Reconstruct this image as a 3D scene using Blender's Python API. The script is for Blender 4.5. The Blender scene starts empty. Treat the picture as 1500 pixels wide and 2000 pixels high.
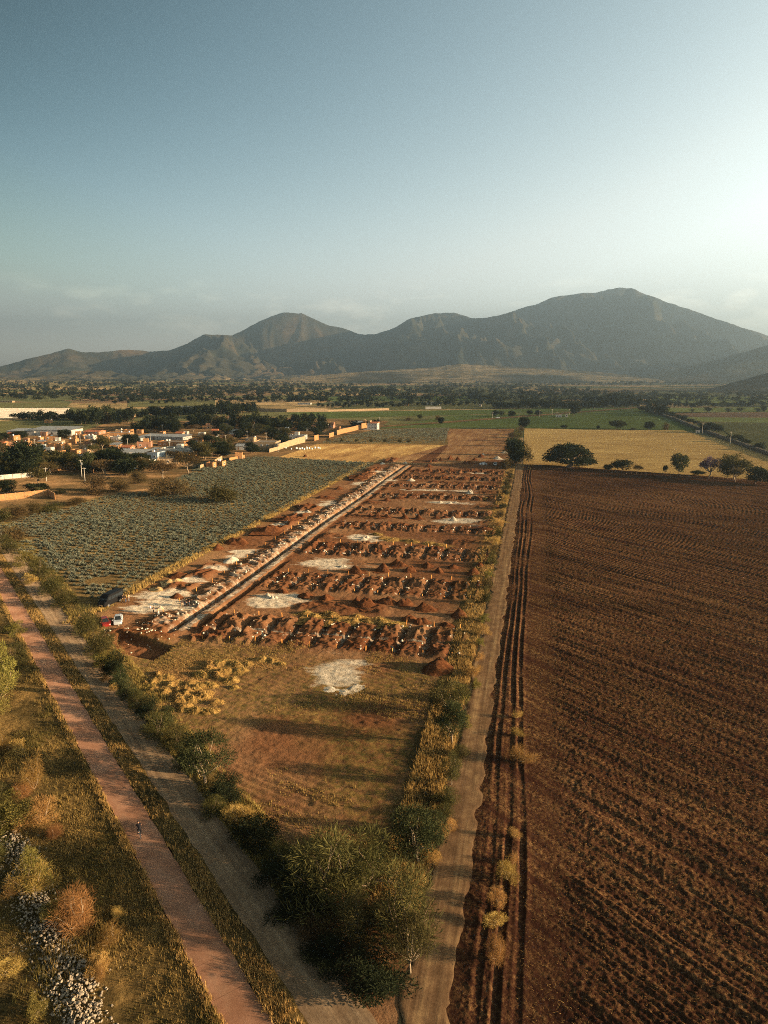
import bpy, bmesh, math, random
import numpy as np
from mathutils import Vector, Matrix

R = math.radians
scene = bpy.context.scene
COL = scene.collection

# ------------------------------------------------------------------ camera, world, sun, exposure
CAM_H = 50.0
F = 1388.0                                   # focal length in pixels of the 1500x2000 photograph
PITCH = math.atan(272 / F)
cam = bpy.data.cameras.new('camera')
cam.sensor_fit = 'VERTICAL'; cam.sensor_height = 36.0; cam.lens = 36.0 * F / 2000.0
cam.clip_start = 0.5; cam.clip_end = 80000
camo = bpy.data.objects.new('camera', cam); COL.objects.link(camo)
camo.location = (0, 0, CAM_H); camo.rotation_euler = (math.pi / 2 - PITCH, 0, 0)
scene.camera = camo

SUN_AZ, SUN_EL = R(102.0), R(10.5)           # azimuth clockwise from +Y
world = bpy.data.worlds.new('World'); scene.world = world; world.use_nodes = True
wn = world.node_tree.nodes; wl = world.node_tree.links
wn.clear()
w_out = wn.new('ShaderNodeOutputWorld'); w_bg = wn.new('ShaderNodeBackground')
sky = wn.new('ShaderNodeTexSky'); sky.sky_type = 'NISHITA'; sky.sun_disc = False
sky.sun_elevation = SUN_EL; sky.sun_rotation = SUN_AZ
sky.altitude = 1300; sky.air_density = 1.0; sky.dust_density = 2.6; sky.ozone_density = 2.0
SKY_STRENGTH = 0.05
w_bg.inputs['Strength'].default_value = SKY_STRENGTH
wl.new(w_bg.outputs[0], w_out.inputs[0])

sun = bpy.data.lights.new('sun', 'SUN'); sun.energy = 5.0; sun.angle = R(0.5); sun.color = (1.0, 0.71, 0.41)
suno = bpy.data.objects.new('sun', sun); COL.objects.link(suno)
sd = Vector((math.sin(SUN_AZ) * math.cos(SUN_EL), math.cos(SUN_AZ) * math.cos(SUN_EL), math.sin(SUN_EL)))
suno.rotation_euler = sd.to_track_quat('Z', 'Y').to_euler(); suno.location = sd * 3000

scene.view_settings.view_transform = 'Standard'
scene.view_settings.look = 'None'
scene.view_settings.gamma = 1.0
scene.view_settings.exposure = 2.2
cy = scene.cycles
cy.max_bounces = 5; cy.diffuse_bounces = 2; cy.glossy_bounces = 2; cy.transmission_bounces = 2
cy.transparent_max_bounces = 4; cy.volume_bounces = 0
cy.filter_width = 1.0
cy.sample_clamp_indirect = 4.0
cy.use_denoising = False; cy.use_adaptive_sampling = False
try: cy.sampling_pattern = 'BLUE_NOISE'
except Exception: pass
world.cycles.sampling_method = 'NONE'          # the sky is smooth: leave the light samples to the sun

# ------------------------------------------------------------------ measuring helpers
def at(x, y, z=0.0):
    "world point at height z seen at pixel (x, y) of the 1500x2000 photograph"
    u = (x - 750) / F; v = (1000 - y) / F
    dy = math.cos(PITCH) + v * math.sin(PITCH); dz = -math.sin(PITCH) + v * math.cos(PITCH)
    t = (z - CAM_H) / dz
    return (u * t, dy * t)
A = math.atan2((1047 - 750) / F, math.cos(PITCH) + 272 / F * math.sin(PITCH))   # direction of the fields
SA, CA = math.sin(A), math.cos(A)
B = R(-34.6); SB, CB = math.sin(B), math.cos(B)                                # direction of the path
def st2xy(s, t): return s * SA + t * CA, s * CA - t * SA
def xy2st(X, Y): return X * SA + Y * CA, X * CA - Y * SA
def pq2xy(p, q): return p * SB + q * CB, p * CB - q * SB
def xy2pq(X, Y): return X * SB + Y * CB, X * CB - Y * SB
def st(x, y): return xy2st(*at(x, y))
def pq(x, y): return xy2pq(*at(x, y))
def mpp(X, Y, z=0.0): return (Y * math.cos(PITCH) + (CAM_H - z) * math.sin(PITCH)) / F
def dep(X, Y): return math.atan2(CAM_H, math.hypot(X, Y))

# ------------------------------------------------------------------ numpy noise
def _hash(ix, iy, seed):
    h = (ix.astype(np.int64) * 374761393 + iy.astype(np.int64) * 668265263 + seed * 982451653) & 0xffffffff
    h = ((h ^ (h >> 13)) * 1274126177) & 0xffffffff
    return ((h ^ (h >> 16)) & 0xffffff) / float(0xffffff)
def vnoise(x, y, seed=0):
    x = np.asarray(x, float); y = np.asarray(y, float)
    ix = np.floor(x); iy = np.floor(y); fx = x - ix; fy = y - iy
    fx = fx * fx * fx * (fx * (fx * 6 - 15) + 10); fy = fy * fy * fy * (fy * (fy * 6 - 15) + 10)
    a = _hash(ix, iy, seed); b = _hash(ix + 1, iy, seed); c = _hash(ix, iy + 1, seed); d = _hash(ix + 1, iy + 1, seed)
    return (a + (b - a) * fx) * (1 - fy) + (c + (d - c) * fx) * fy
def fbm(x, y, seed=0, oct=4, gain=0.5):
    s = 0; amp = 1; tot = 0; c, n = math.cos(0.6), math.sin(0.6)
    for o in range(oct):
        s = s + amp * vnoise(x, y, seed + o * 17); tot += amp
        amp *= gain; x, y = (x * c - y * n) * 2.03 + 3.1, (x * n + y * c) * 2.03 + 1.7
    return s / tot
def ridged(x, y, seed=0, oct=4): return 1 - np.abs(2 * fbm(x, y, seed, oct) - 1)
def sstep(a, b, x):
    t = np.clip((np.asarray(x, float) - a) / (b - a), 0, 1); return t * t * (3 - 2 * t)

# ------------------------------------------------------------------ mesh helpers
def mesh_np(name, V, faces, mats, attrs=None, smooth=False, midx=None):
    """V (n,3); faces an (m,k) int array or a list of such arrays"""
    if not isinstance(faces, list): faces = [faces]
    faces = [np.asarray(f, np.int32) for f in faces if len(f)]
    me = bpy.data.meshes.new(name)
    V = np.asarray(V, np.float32)
    loops = np.concatenate([f.ravel() for f in faces])
    tot = np.concatenate([np.full(len(f), f.shape[1], np.int32) for f in faces])
    start = np.concatenate([[0], np.cumsum(tot)[:-1]]).astype(np.int32)
    me.vertices.add(len(V)); me.vertices.foreach_set('co', V.ravel())
    me.loops.add(len(loops)); me.loops.foreach_set('vertex_index', loops)
    me.polygons.add(len(tot)); me.polygons.foreach_set('loop_start', start); me.polygons.foreach_set('loop_total', tot)
    if midx is not None: me.polygons.foreach_set('material_index', np.asarray(midx, np.int32))
    me.polygons.foreach_set('use_smooth', np.full(len(tot), smooth, bool))
    for k, a in (attrs or {}).items():
        at_ = me.attributes.new(k, 'FLOAT', 'POINT'); at_.data.foreach_set('value', np.asarray(a, np.float32).ravel())
    for m in (mats if isinstance(mats, (list, tuple)) else [mats]): me.materials.append(m)
    me.update(calc_edges=True); me.validate()
    return me
def grid_faces(nu, nv):
    i = np.arange(nu * nv).reshape(nu, nv)
    return np.stack([i[:-1, :-1], i[1:, :-1], i[1:, 1:], i[:-1, 1:]], -1).reshape(-1, 4)
def link(name, me, parent=None, loc=(0, 0, 0), rz=0.0, scale=None):
    o = bpy.data.objects.new(name, me); COL.objects.link(o)
    o.location = loc; o.rotation_euler = (0, 0, rz)
    if scale is not None: o.scale = scale if hasattr(scale, '__len__') else (scale,) * 3
    if parent is not None: o.parent = parent
    return o
def tag(o, label=None, cat=None, group=None, kind=None):
    if label: o['label'] = label
    if cat: o['category'] = cat
    if group: o['group'] = group
    if kind: o['kind'] = kind
    return o
def empty(name, loc, rz=0.0):
    o = bpy.data.objects.new(name, None); COL.objects.link(o); o.location = loc; o.rotation_euler = (0, 0, rz)
    o.empty_display_size = 0.3
    return o
def struct(name, me, **k): return tag(link(name, me, **k), kind='structure')

class MB:
    "collects boxes, prisms and tubes into one mesh"
    def __init__(self): self.V = []; self.F = []
    def add(self, V, Fs):
        n = len(self.V); self.V += [tuple(v) for v in V]; self.F += [tuple(i + n for i in f) for f in Fs]; return self
    def box(self, x0, x1, y0, y1, z0, z1, taper=0.0):
        t = taper
        V = [(x0, y0, z0), (x1, y0, z0), (x1, y1, z0), (x0, y1, z0),
             (x0 + t, y0 + t, z1), (x1 - t, y0 + t, z1), (x1 - t, y1 - t, z1), (x0 + t, y1 - t, z1)]
        return self.add(V, [(3, 2, 1, 0), (4, 5, 6, 7), (0, 1, 5, 4), (1, 2, 6, 5), (2, 3, 7, 6), (3, 0, 4, 7)])
    def tube(self, pts, rad, n=8, cap=True):
        pts = [Vector(p) for p in pts]; rad = rad if hasattr(rad, '__len__') else [rad] * len(pts)
        V = []; Fs = []
        for i, p in enumerate(pts):
            d = (pts[min(i + 1, len(pts) - 1)] - pts[max(i - 1, 0)]).normalized()
            a = d.cross(Vector((0, 0, 1)) if abs(d.z) < 0.9 else Vector((1, 0, 0))).normalized(); b = d.cross(a)
            for k in range(n):
                an = 2 * math.pi * k / n
                V.append(p + (a * math.cos(an) + b * math.sin(an)) * rad[i])
        for i in range(len(pts) - 1):
            for k in range(n):
                k2 = (k + 1) % n
                Fs.append((i * n + k, (i + 1) * n + k, (i + 1) * n + k2, i * n + k2))
        if cap:
            Fs.append(tuple(range(n))); Fs.append(tuple(range((len(pts) - 1) * n, len(pts) * n))[::-1])
        return self.add(V, Fs)
    def loft(self, rings, cap=True):
        n = len(rings[0]); V = [v for r in rings for v in r]; Fs = []
        for i in range(len(rings) - 1):
            for k in range(n):
                k2 = (k + 1) % n
                Fs.append((i * n + k, i * n + k2, (i + 1) * n + k2, (i + 1) * n + k))
        if cap:
            Fs.append(tuple(range(n))[::-1]); Fs.append(tuple(range((len(rings) - 1) * n, len(rings) * n)))
        return self.add(V, Fs)
    def mesh(self, name, mat, bevel=0.0, seg=2, smooth=False):
        me = bpy.data.meshes.new(name); me.from_pydata(self.V, [], self.F)
        bm = bmesh.new(); bm.from_mesh(me)
        bmesh.ops.recalc_face_normals(bm, faces=bm.faces)
        if bevel > 0:
            bmesh.ops.bevel(bm, geom=[e for e in bm.edges if len(e.link_faces) == 2 and e.calc_face_angle(0) > 0.5],
                            offset=bevel, segments=seg, affect='EDGES', clamp_overlap=True)
        bm.to_mesh(me); bm.free()
        if smooth: me.polygons.foreach_set('use_smooth', [True] * len(me.polygons))
        for m in (mat if isinstance(mat, (list, tuple)) else [mat]): me.materials.append(m)
        return me
    def build(self, name, mat, parent=None, bevel=0.0, smooth=False, loc=(0, 0, 0), rz=0.0):
        return link(name, self.mesh(name, mat, bevel, smooth=smooth), parent, loc, rz)

# ------------------------------------------------------------------ materials
class NT:
    def __init__(self, name):
        self.m = bpy.data.materials.new(name); self.m.use_nodes = True
        self.t = self.m.node_tree; self.t.nodes.clear()
        self.out = self.t.nodes.new('ShaderNodeOutputMaterial')
    def n(self, kind, **kw):
        nd = self.t.nodes.new('ShaderNode' + kind)
        for k, v in kw.items():
            if k in nd.inputs.keys() if isinstance(k, str) else False: self.set(nd.inputs[k], v)
            elif hasattr(nd, k): setattr(nd, k, v)
        return nd
    def set(self, sock, v):
        if isinstance(v, bpy.types.NodeSocket): self.t.links.new(v, sock)
        else:
            if sock.type == 'RGBA' and hasattr(v, '__len__') and len(v) == 3: v = (*v, 1)
            sock.default_value = v
    def pos(self, obj=False):
        return self.n('TexCoord').outputs['Object'] if obj else self.n('NewGeometry').outputs['Position']
    def mapping(self, vec, rot=0.0, scale=(1, 1, 1), loc=(0, 0, 0)):
        nd = self.n('Mapping'); self.set(nd.inputs['Vector'], vec)
        nd.inputs['Rotation'].default_value = (0, 0, rot); nd.inputs['Scale'].default_value = scale; nd.inputs['Location'].default_value = loc
        return nd.outputs[0]
    def noise(self, vec, scale, detail=4, rough=0.55, dist=0.0, color=False):
        nd = self.n('TexNoise'); self.set(nd.inputs['Vector'], vec)
        nd.inputs['Scale'].default_value = scale; nd.inputs['Detail'].default_value = detail
        nd.inputs['Roughness'].default_value = rough; nd.inputs['Distortion'].default_value = dist
        return nd.outputs[1 if color else 0]
    def ramp(self, fac, stops, interp='LINEAR'):
        nd = self.n('ValToRGB'); self.set(nd.inputs[0], fac); cr = nd.color_ramp; cr.interpolation = interp
        while len(cr.elements) < len(stops): cr.elements.new(0.5)
        for e, (p, c) in zip(cr.elements, stops):
            e.position = p; e.color = (*c, 1) if hasattr(c, '__len__') else (c, c, c, 1)
        return nd.outputs[0]
    def mix(self, fac, a, b, mode='MIX'):
        nd = self.n('Mix', data_type='RGBA', blend_type=mode)
        self.set(nd.inputs[0], fac); self.set(nd.inputs[6], a); self.set(nd.inputs[7], b)
        return nd.outputs[2]
    def math(self, op, a, b=0.0, c=0.0, clamp=False):
        nd = self.n('Math', operation=op); nd.use_clamp = clamp
        for i, v in enumerate((a, b, c)):
            self.set(nd.inputs[i], v)
        return nd.outputs[0]
    def attr(self, name): return self.n('Attribute', attribute_name=name).outputs['Fac']
    def bump(self, h, strength=0.6, dist=0.1):
        nd = self.n('Bump'); self.set(nd.inputs['Height'], h); nd.inputs['Strength'].default_value = strength; nd.inputs['Distance'].default_value = dist
        return nd.outputs[0]
    def diffuse(self, col, normal=None, rough=0.8):
        nd = self.n('BsdfDiffuse'); self.set(nd.inputs['Color'], col); nd.inputs['Roughness'].default_value = rough
        if normal is not None: self.set(nd.inputs['Normal'], normal)
        self.t.links.new(nd.outputs[0], self.out.inputs[0]); return self.m
    def principled(self, col, rough=0.5, metal=0.0, spec=0.5, normal=None, **kw):
        nd = self.n('BsdfPrincipled'); self.set(nd.inputs['Base Color'], col); self.set(nd.inputs['Roughness'], rough)
        nd.inputs['Metallic'].default_value = metal; nd.inputs['Specular IOR Level'].default_value = spec
        for k, v in kw.items(): self.set(nd.inputs[k], v)
        if normal is not None: self.set(nd.inputs['Normal'], normal)
        self.t.links.new(nd.outputs[0], self.out.inputs[0]); return self.m

def m_plain(name, col, rough=0.6, metal=0.0, spec=0.4, dirt=0.25, scale=3.0, obj=True):
    n = NT(name); f = n.noise(n.pos(obj), scale, 5)
    c2 = tuple(c * (1 - dirt) for c in col); c1 = tuple(min(1, c * (1 + dirt * 0.5)) for c in col)
    return n.principled(n.ramp(f, [(0.3, c2), (0.7, c1)]), rough, metal, spec)
def m_leaf(name, dark, light, trans=0.25, vary=0.35):
    n = NT(name)
    rnd = n.n('ObjectInfo').outputs['Random']
    base = n.mix(n.attr('tint'), dark, light)
    hs = n.n('HueSaturation'); n.set(hs.inputs['Color'], base)
    n.set(hs.inputs['Value'], n.math('MULTIPLY_ADD', rnd, vary, 1 - vary / 2))
    n.set(hs.inputs['Hue'], n.math('MULTIPLY_ADD', n.math('FRACT', n.math('MULTIPLY', rnd, 7.3)), 0.03, 0.485))
    col = hs.outputs[0]
    d = n.n('BsdfDiffuse'); n.set(d.inputs[0], col); t = n.n('BsdfTranslucent'); n.set(t.inputs[0], col)
    mx = n.n('MixShader'); mx.inputs[0].default_value = trans
    n.t.links.new(d.outputs[0], mx.inputs[1]); n.t.links.new(t.outputs[0], mx.inputs[2]); n.t.links.new(mx.outputs[0], n.out.inputs[0])
    return n.m

M = {}
M['leaf_olive'] = m_leaf('olive_leaves', (0.022, 0.023, 0.009), (0.105, 0.092, 0.034))
M['leaf_green'] = m_leaf('green_leaves', (0.020, 0.027, 0.012), (0.062, 0.066, 0.028))
M['leaf_dark'] = m_leaf('dark_leaves', (0.011, 0.015, 0.008), (0.030, 0.036, 0.018))
M['leaf_yellow'] = m_leaf('yellow_green_leaves', (0.075, 0.070, 0.018), (0.21, 0.175, 0.05))
M['leaf_dry'] = m_leaf('dry_golden_twigs', (0.20, 0.115, 0.035), (0.46, 0.30, 0.10))
M['leaf_rust'] = m_leaf('rusty_dry_twigs', (0.12, 0.060, 0.022), (0.30, 0.165, 0.06))
M['leaf_brown'] = m_leaf('brown_thorn_leaves', (0.042, 0.032, 0.015), (0.13, 0.088, 0.038))
M['leaf_purple'] = m_leaf('purple_blossom', (0.075, 0.05, 0.085), (0.17, 0.11, 0.17))
M['leaf_agave'] = m_leaf('agave_leaves', (0.080, 0.088, 0.064), (0.215, 0.224, 0.158), 0.05)
M['straw'] = m_leaf('straw', (0.26, 0.155, 0.048), (0.50, 0.335, 0.125), 0.2)
M['chaff'] = m_leaf('field_chaff', (0.10, 0.055, 0.022), (0.34, 0.21, 0.085), 0.1)
M['grass'] = m_leaf('dry_grass', (0.11, 0.085, 0.025), (0.36, 0.26, 0.085), 0.3)
M['grass_green'] = m_leaf('green_grass', (0.062, 0.052, 0.017), (0.20, 0.155, 0.05), 0.3)
M['bark'] = m_plain('bark', (0.16, 0.11, 0.075), 0.9, dirt=0.5, scale=6)
M['bark_pale'] = m_plain('pale_bark', (0.24, 0.18, 0.115), 0.9, dirt=0.4, scale=6)
M['stone'] = m_plain('grey_stone', (0.25, 0.205, 0.15), 0.9, dirt=0.3, scale=3)
M['stone_white'] = m_plain('white_stone', (0.50, 0.43, 0.33), 0.9, dirt=0.35, scale=3)
M['stake'] = m_plain('orange_wood', (0.62, 0.26, 0.05), 0.7)

# --- soils
def m_site():
    n = NT('site_soil'); P = n.pos()
    big = n.noise(P, 0.06, 5, 0.6, 0.4); mid = n.noise(P, 0.7, 6, 0.65); fine = n.noise(P, 4.0, 4, 0.7)
    base = n.ramp(big, [(0.32, (0.125, 0.062, 0.032)), (0.5, (0.195, 0.105, 0.054)), (0.68, (0.28, 0.165, 0.085))])
    base = n.mix(n.ramp(mid, [(0.35, 0.0), (0.75, 0.75)]), base, (0.20, 0.095, 0.045))
    red = n.ramp(mid, [(0.3, (0.075, 0.027, 0.012)), (0.7, (0.155, 0.062, 0.027))])
    base = n.mix(n.attr('red'), base, red)
    g = n.ramp(n.noise(P, 0.35, 6, 0.7), [(0.38, (0.07, 0.062, 0.02)), (0.55, (0.155, 0.105, 0.035)), (0.72, (0.27, 0.18, 0.06))])
    base = n.mix(n.math('MULTIPLY', n.attr('grass'), n.ramp(n.noise(P, 0.9, 5, 0.7), [(0.36, 0.1), (0.6, 1.0)])), base, g)
    sandc = n.ramp(mid, [(0.3, (0.34, 0.28, 0.20)), (0.7, (0.56, 0.49, 0.385))])
    sn = n.noise(n.mapping(P, rot=A, scale=(0.45, 1.3, 1)), 0.55, 7, 0.75)
    sm = n.math('ADD', n.attr('white'), n.math('MULTIPLY_ADD', sn, 1.7, -0.95))
    base = n.mix(n.ramp(sm, [(0.38, 0.0), (0.85, 0.95)]), base, sandc)
    v = n.ramp(fine, [(0.3, 0.68), (0.7, 1.25)])
    col = n.mix(1.0, base, v, 'MULTIPLY')
    h = n.math('ADD', n.math('MULTIPLY', mid, 0.6), n.math('MULTIPLY', fine, 0.25))
    return n.diffuse(col, n.bump(h, 0.7, 0.35))
M['site'] = m_site()
def m_plough():
    n = NT('ploughed_soil'); P = n.pos()
    rows = n.mapping(P, rot=R(143.5), scale=(1, 1, 1))
    big = n.noise(n.mapping(P, rot=A, scale=(0.6, 1, 1)), 0.016, 7, 0.68, 0.8)
    streak = n.noise(n.mapping(rows, scale=(0.8, 0.045, 1)), 1.0, 6, 0.7)
    fine = n.noise(P, 2.6, 5, 0.75)
    base = n.ramp(big, [(0.34, (0.023, 0.0098, 0.0072)), (0.5, (0.046, 0.0188, 0.0120)), (0.68, (0.080, 0.033, 0.0198))])
    chaff = n.math('MULTIPLY', n.ramp(streak, [(0.36, 0.0), (0.62, 1.0)]), n.ramp(fine, [(0.44, 0.0), (0.62, 1.0)]))
    chaff = n.math('MULTIPLY', chaff, n.ramp(big, [(0.36, 0.35), (0.62, 1.0)]))
    col = n.mix(chaff, base, (0.30, 0.165, 0.068))
    h = n.math('ADD', n.math('MULTIPLY', fine, 0.5), n.math('MULTIPLY', streak, 0.5))
    return n.diffuse(col, n.bump(h, 0.8, 0.30))
M['plough'] = m_plough()
def m_track(name, a, b, c, rot, rut=0.5):
    n = NT(name); P = n.pos()
    v = n.mapping(P, rot=rot)
    st_ = n.noise(n.mapping(v, scale=(1.5, 0.035, 1)), 1.0, 4, 0.55)
    mid = n.noise(P, 0.5, 6, 0.7); fine = n.noise(P, 5, 4, 0.7)
    col = n.ramp(n.math('MULTIPLY_ADD', st_, rut, n.math('MULTIPLY', mid, 1 - rut)), [(0.34, a), (0.5, b), (0.66, c)])
    col = n.mix(1.0, col, n.ramp(fine, [(0.3, 0.8), (0.7, 1.15)]), 'MULTIPLY')
    return n.diffuse(col, n.bump(n.math('ADD', n.math('MULTIPLY', st_, 0.6), n.math('MULTIPLY', fine, 0.25)), 0.5, 0.12))
M['dirt_road'] = m_track('dirt_road', (0.135, 0.09, 0.056), (0.21, 0.145, 0.09), (0.30, 0.215, 0.135), B)
M['track'] = m_track('dirt_track', (0.095, 0.055, 0.030), (0.175, 0.105, 0.056), (0.31, 0.20, 0.10), A)
def m_path():
    n = NT('red_path'); P = n.pos()
    v = n.mapping(P, rot=B)
    big = n.noise(v, 0.25, 5, 0.6); fine = n.noise(P, 8, 4, 0.7)
    j = n.n('TexBrick'); n.set(j.inputs['Vector'], n.mapping(v, scale=(1, 1, 1)))
    j.offset = 0.0; j.inputs['Scale'].default_value = 1.0; j.inputs['Mortar Size'].default_value = 0.03
    j.inputs['Brick Width'].default_value = 40; j.inputs['Row Height'].default_value = 4.0
    j.inputs['Color1'].default_value = (1, 1, 1, 1); j.inputs['Color2'].default_value = (0.9, 0.9, 0.9, 1); j.inputs['Mortar'].default_value = (0.62, 0.6, 0.6, 1)
    col = n.ramp(big, [(0.3, (0.215, 0.108, 0.066)), (0.55, (0.30, 0.158, 0.10)), (0.75, (0.37, 0.215, 0.145))])
    dust = n.noise(n.mapping(v, scale=(1, .35, 1)), 0.9, 7, 0.72)
    col = n.mix(n.ramp(dust, [(0.48, 0.0), (0.70, 0.35)]), col, (0.30, 0.205, 0.135))
    col = n.mix(n.ramp(n.noise(P, 0.55, 6, 0.75), [(0.56, 0.0), (0.70, 0.25)]), col, (0.13, 0.075, 0.05))
    col = n.mix(1.0, col, j.outputs[0], 'MULTIPLY')
    col = n.mix(1.0, col, n.ramp(fine, [(0.3, 0.85), (0.7, 1.1)]), 'MULTIPLY')
    return n.diffuse(col, n.bump(fine, 0.2, 0.03))
M['path'] = m_path()
def m_verge():
    n = NT('verge_soil'); P = n.pos()
    a = n.noise(P, 0.12, 5, 0.65, 0.5); b = n.noise(P, 1.6, 6, 0.7)
    g = n.ramp(a, [(0.34, (0.055, 0.042, 0.018)), (0.5, (0.115, 0.078, 0.03)), (0.66, (0.20, 0.125, 0.046))])
    col = n.mix(1.0, g, n.ramp(b, [(0.3, 0.55), (0.7, 1.35)]), 'MULTIPLY')
    return n.diffuse(col, n.bump(b, 1.0, 0.4))
M['verge'] = m_verge()
def m_field(name, a, b, c, rot, row=1.0, rowamp=0.5, bumpd=0.3, noise_s=0.02):
    "a crop or stubble field: rows along rot, worn patches"
    n = NT(name); P = n.pos()
    v = n.mapping(P, rot=rot)
    st_ = n.noise(n.mapping(v, scale=(1.0 / row, 0.03, 1)), 1.0, 4, 0.6)
    big = n.noise(P, noise_s, 5, 0.65, 0.4); fine = n.noise(P, 0.8, 5, 0.75)
    f = n.math('ADD', n.math('MULTIPLY', st_, rowamp), n.math('ADD', n.math('MULTIPLY', big, 0.9 - rowamp), n.math('MULTIPLY', fine, 0.1)))
    col = n.ramp(f, [(0.36, a), (0.5, b), (0.64, c)])
    col = n.mix(1.0, col, n.ramp(fine, [(0.3, 0.7), (0.7, 1.3)]), 'MULTIPLY')
    return n.diffuse(col, n.bump(n.math('ADD', st_, fine), 0.7, bumpd))
def m_valley():
    n = NT('valley_ground'); P = n.pos()
    v = n.mapping(P, rot=A)
    vo = n.n('TexVoronoi', distance='CHEBYCHEV'); n.set(vo.inputs['Vector'], n.mapping(v, scale=(1 / 330, 1 / 190, 1)))
    vo.inputs['Scale'].default_value = 1.0; vo.inputs['Randomness'].default_value = 0.8
    r = n.n('SeparateColor'); n.set(r.inputs[0], vo.outputs['Color'])
    col = n.ramp(r.outputs[0], [(0.0, (0.07, 0.075, 0.035)), (0.18, (0.12, 0.115, 0.05)), (0.34, (0.22, 0.155, 0.075)), (0.56, (0.085, 0.09, 0.042)),
                                (0.68, (0.33, 0.225, 0.115)), (0.88, (0.16, 0.10, 0.06))], 'CONSTANT')
    sc = n.noise(P, 0.018, 6, 0.72); fine = n.noise(P, 0.12, 5, 0.7)
    col = n.mix(n.ramp(sc, [(0.45, 0.0), (0.62, 0.85)]), col, (0.055, 0.055, 0.028))
    col = n.mix(1.0, col, n.ramp(fine, [(0.3, 0.65), (0.7, 1.35)]), 'MULTIPLY')
    # scrub and dirt close to the village
    return n.diffuse(col)
M['valley'] = m_valley()
M['village_dirt'] = m_field('village_dirt', (0.05, 0.042, 0.022), (0.12, 0.075, 0.036), (0.26, 0.155, 0.075), 0.3, 6, 0.15, 0.2, 0.05)
M['f_stubble'] = m_field('golden_stubble', (0.25, 0.15, 0.055), (0.37, 0.24, 0.09), (0.48, 0.33, 0.13), A + math.pi / 2, 3.0, 0.55, 0.3)
M['f_stubble2'] = m_field('mown_stubble', (0.21, 0.115, 0.045), (0.34, 0.20, 0.075), (0.52, 0.35, 0.13), A, 9.0, 0.6, 0.3)
M['f_bare'] = m_field('scraped_red_soil', (0.14, 0.066, 0.032), (0.22, 0.118, 0.056), (0.33, 0.20, 0.09), A, 4.0, 0.5, 0.25)
M['f_dark'] = m_field('dark_soil', (0.075, 0.034, 0.018), (0.105, 0.048, 0.025), (0.14, 0.07, 0.035), A, 2.0, 0.4, 0.3)
M['f_agave'] = m_field('agave_soil', (0.075, 0.048, 0.022), (0.125, 0.085, 0.036), (0.23, 0.155, 0.06), A, 3.0, 0.2, 0.3, 0.03)
M['f_green'] = m_field('green_crop', (0.05, 0.068, 0.022), (0.075, 0.098, 0.033), (0.115, 0.13, 0.05), A + math.pi / 2, 3.0, 0.5, 0.5, 0.01)
M['f_lightgreen'] = m_field('light_green_crop', (0.09, 0.11, 0.035), (0.13, 0.15, 0.05), (0.19, 0.19, 0.07), A + math.pi / 2, 4.0, 0.4, 0.4, 0.01)
M['f_olive'] = m_field('olive_crop', (0.06, 0.062, 0.028), (0.085, 0.085, 0.038), (0.12, 0.11, 0.05), A, 3.0, 0.5, 0.5, 0.01)
M['f_brownrow'] = m_field('brown_rows', (0.10, 0.065, 0.045), (0.15, 0.095, 0.06), (0.20, 0.14, 0.08), A + math.pi / 2, 4.0, 0.5, 0.4, 0.01)
M['f_pale'] = m_field('pale_netting', (0.34, 0.29, 0.22), (0.48, 0.42, 0.33), (0.60, 0.54, 0.44), A + math.pi / 2, 9.0, 0.6, 0.3, 0.02)
def m_mount():
    n = NT('mountain_scrub'); P = n.pos()
    a = n.noise(P, 0.0016, 7, 0.6, 0.5); b = n.noise(P, 0.012, 6, 0.7)
    col = n.ramp(a, [(0.36, (0.028, 0.031, 0.021)), (0.54, (0.056, 0.049, 0.031)), (0.70, (0.125, 0.084, 0.046))])
    col = n.mix(n.attr('field'), col, n.ramp(n.noise(n.mapping(P, scale=(1, 2.2, 1)), 0.006, 6, 0.7), [(0.38, (0.06, 0.06, 0.03)), (0.5, (0.20, 0.145, 0.075)), (0.62, (0.30, 0.22, 0.12))]))
    col = n.mix(1.0, col, n.ramp(b, [(0.3, 0.6), (0.7, 1.35)]), 'MULTIPLY')
    return n.diffuse(col, n.bump(b, 0.35, 25))
M['mount'] = m_mount()

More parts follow.
